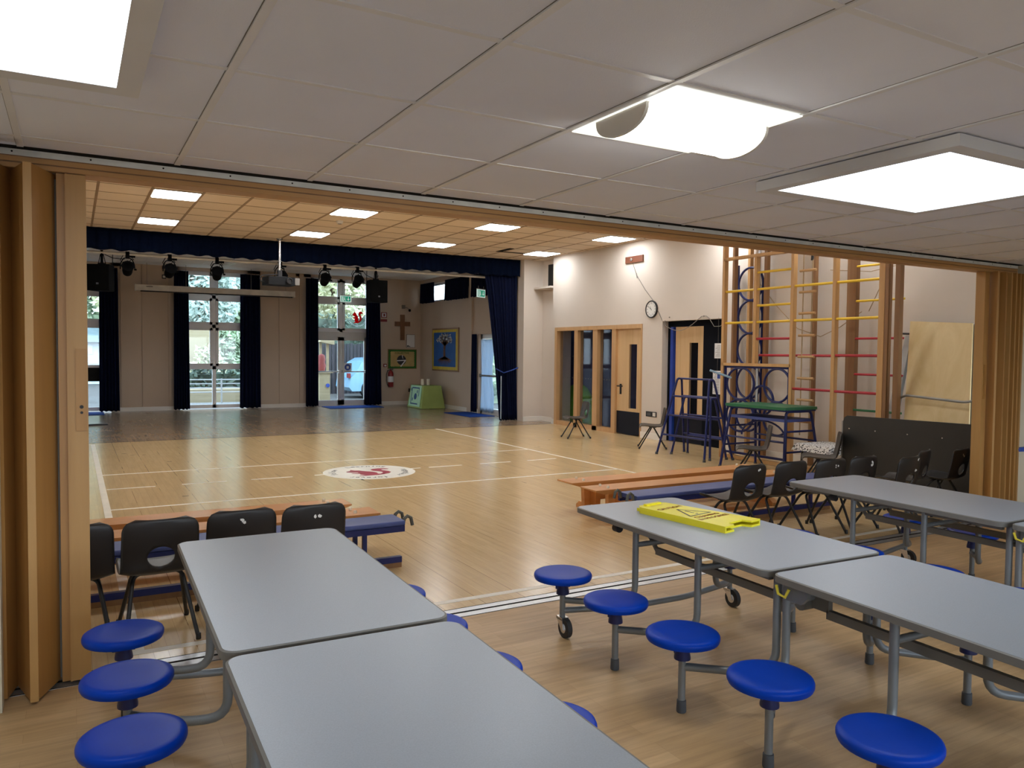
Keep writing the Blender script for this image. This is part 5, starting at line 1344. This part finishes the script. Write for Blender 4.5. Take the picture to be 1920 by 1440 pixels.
q = MB(); q.box(2.2, 6, 24.2, 24.9, -.12, .32); tag(q.build('planter', M['tanfence'], smooth=False), 'low pale timber planter outside the middle window', 'planter')
hedge('low dark planting behind the white rails', 2.2, 6.2, 25.2, .95, 15, 'leaf4', 900)
rl_ = thing('guard_rail', 'white guard rail of thin bars outside the middle window', 'railing', (3.6, 23, 0))
for z in (.30, .42, .535, .65): q = MB(); q.tube([(-1.5, 0, z), (1.6, 0, z)], .016, 6); q.build('bar', M['rail'], rl_)
for xx in (-1.5, .05, 1.6): q = MB(); q.box(xx-.02, xx+.02, -.02, .02, -.12, .68); q.build('post', M['rail'], rl_, smooth=False)
q = MB(); q.box(2.3, 6.4, 20.9, 23.5, -.12, -.02); tag(q.build('patio', M['pave'], smooth=False), 'pale paving slab outside the middle window', 'paving')
# car
car = thing('car', 'pale blue hatchback parked outside the glazed doors', 'car', (8.12, 26.2, -.12))
side = [(0, .38), (.06, .72), (.22, .86), (.42, 1.22), (.70, 1.38), (1.6, 1.42), (2.15, 1.30), (2.75, .95), (3.6, .82), (3.8, .55), (3.8, .28), (.1, .25)]
q = MB(); q.prism(side, -.78, .78, 'y'); q.build('body', M['car'], car, angle=30)
q = MB(); q.prism([(.50, .92), (.62, 1.20), (.78, 1.30), (1.55, 1.33), (1.55, .92)], -.79, -.775, 'y'); q.prism([(1.62, .92), (1.62, 1.32), (2.08, 1.22), (2.55, .94)], -.79, -.775, 'y')
q.build('side_window', M['carglass'], car, smooth=False)
for xx in (.72, 3.02):
    q = MB(); q.prism(circle(xx, .31, .31, 28), -.80, -.58, 'y'); w = q.build('wheel', M['rubber'], car)
    q = MB(); q.prism(circle(xx, .31, .19, 20), -.81, -.79, 'y'); q.build('hub_cap', M['alu'], w)
q = MB(); q.box(-.01, .06, -.74, -.5, .70, .86); q.build('tail_light', M['extred'], car, smooth=False)
# carved timber play post outside the doors
tp = thing('play_post', 'painted timber play tower outside the left glazed door', 'play tower', (6.72, 23.6, -.12))
q = MB(); q.box(-.16, .16, -.16, .16, 0, .95); q.box(-.24, .24, -.2, .2, .93, .98); q.build('timber_base', M['tanfence'], tp, smooth=False)
q = MB(); q.lathe([(0, .98), (.10, 1.0), (.13, 1.15), (.10, 1.27), (.12, 1.35), (.09, 1.48), (0, 1.52)], (-.06, 0, 0), 16); q.build('red_figure', M['totemred'], tp)
q = MB(); q.box(-.10, -.02, .1, .14, .98, 1.9); q.box(.12, .2, .1, .14, .0, 1.95); q.build('post', M['tanfence'], tp, smooth=False)
q = MB(); q.prism([(-.15, 1.88), (.30, 1.80), (.30, 1.98), (-.05, 2.05)], -.15, .25, 'y'); q.build('roof_board', M['tanfence'], tp, smooth=False)
q = MB(); q.lathe([(0, 0), (.06, .01), (.06, .03), (0, .035)], (0, 0, 0), 16, Matrix.Translation((.08, -.165, .55)) @ Matrix.Rotation(PI/2, 4, 'X')); q.build('blue_disc', M['ledge'], tp)
# neighbouring building at the far left window
nbd = thing('building', 'pale building with a slate roof outside the far left window', 'building', (-1.5, 40, -.12))
q = MB(); q.box(-6, 3.0, 0, 4, 0, 1.95); q.build('wall', M['render'], nbd, smooth=False)
q = MB(); q.prism([(-.4, 1.9), (4.4, 1.9), (2, 2.7)], -6.2, 3.2, 'x'); q.build('roof', M['slate'], nbd, smooth=False)
for xx in (1.0, 1.75): q = MB(); q.box(xx, xx+.55, -.03, .02, 1.35, 1.75); q.build('window', M['paper'], nbd, smooth=False)

# ================================================================== WORLD AND CAMERA
w = bpy.data.worlds.new('overcast'); S.world = w; w.use_nodes = True
nt = w.node_tree; bg = nt.nodes['Background']
tc = nt.nodes.new('ShaderNodeTexCoord'); sx = nt.nodes.new('ShaderNodeSeparateXYZ'); nt.links.new(tc.outputs['Generated'], sx.inputs[0])
rp = nt.nodes.new('ShaderNodeValToRGB'); rp.color_ramp.elements[0].position = .45; rp.color_ramp.elements[1].position = .8
rp.color_ramp.elements[0].color = (.80, .88, .95, 1); rp.color_ramp.elements[1].color = (.62, .80, 1., 1)
mr = nt.nodes.new('ShaderNodeMapRange'); mr.inputs[1].default_value = -1; mr.inputs[2].default_value = 1
nt.links.new(sx.outputs[2], mr.inputs[0]); nt.links.new(mr.outputs[0], rp.inputs[0]); nt.links.new(rp.outputs[0], bg.inputs[0])
bg.inputs[1].default_value = 6.6

f_px, pitch, roll, yaw = 1454.18, -.0399338610, .0101062711, .516030142
cy, sy_ = math.cos(yaw), math.sin(yaw); cp_, spp = math.cos(pitch), math.sin(pitch)
fwd = Vector((sy_*cp_, cy*cp_, spp)); right = Vector((cy, -sy_, 0)); up = right.cross(fwd)
r2 = right*math.cos(roll)+up*math.sin(roll); u2 = -right*math.sin(roll)+up*math.cos(roll)
cam = bpy.data.cameras.new('camera'); cam.sensor_width = 36; cam.lens = f_px/1920*36; cam.clip_end = 300; cam.clip_start = .05
co = bpy.data.objects.new('camera', cam); COL.objects.link(co)
co.matrix_world = Matrix(((r2.x, u2.x, -fwd.x, 0), (r2.y, u2.y, -fwd.y, 0), (r2.z, u2.z, -fwd.z, EYE), (0, 0, 0, 1)))
S.camera = co
S.view_settings.view_transform = 'Standard'; S.view_settings.look = 'None'; S.view_settings.gamma = 1; S.view_settings.exposure = 0
S.view_settings.use_curve_mapping = False
S.cycles.use_denoising = True
S.cycles.max_bounces = 8; S.cycles.diffuse_bounces = 5; S.cycles.glossy_bounces = 4; S.cycles.transparent_max_bounces = 12
S.cycles.sample_clamp_indirect = 6.
S.cycles.caustics_reflective = False; S.cycles.caustics_refractive = False
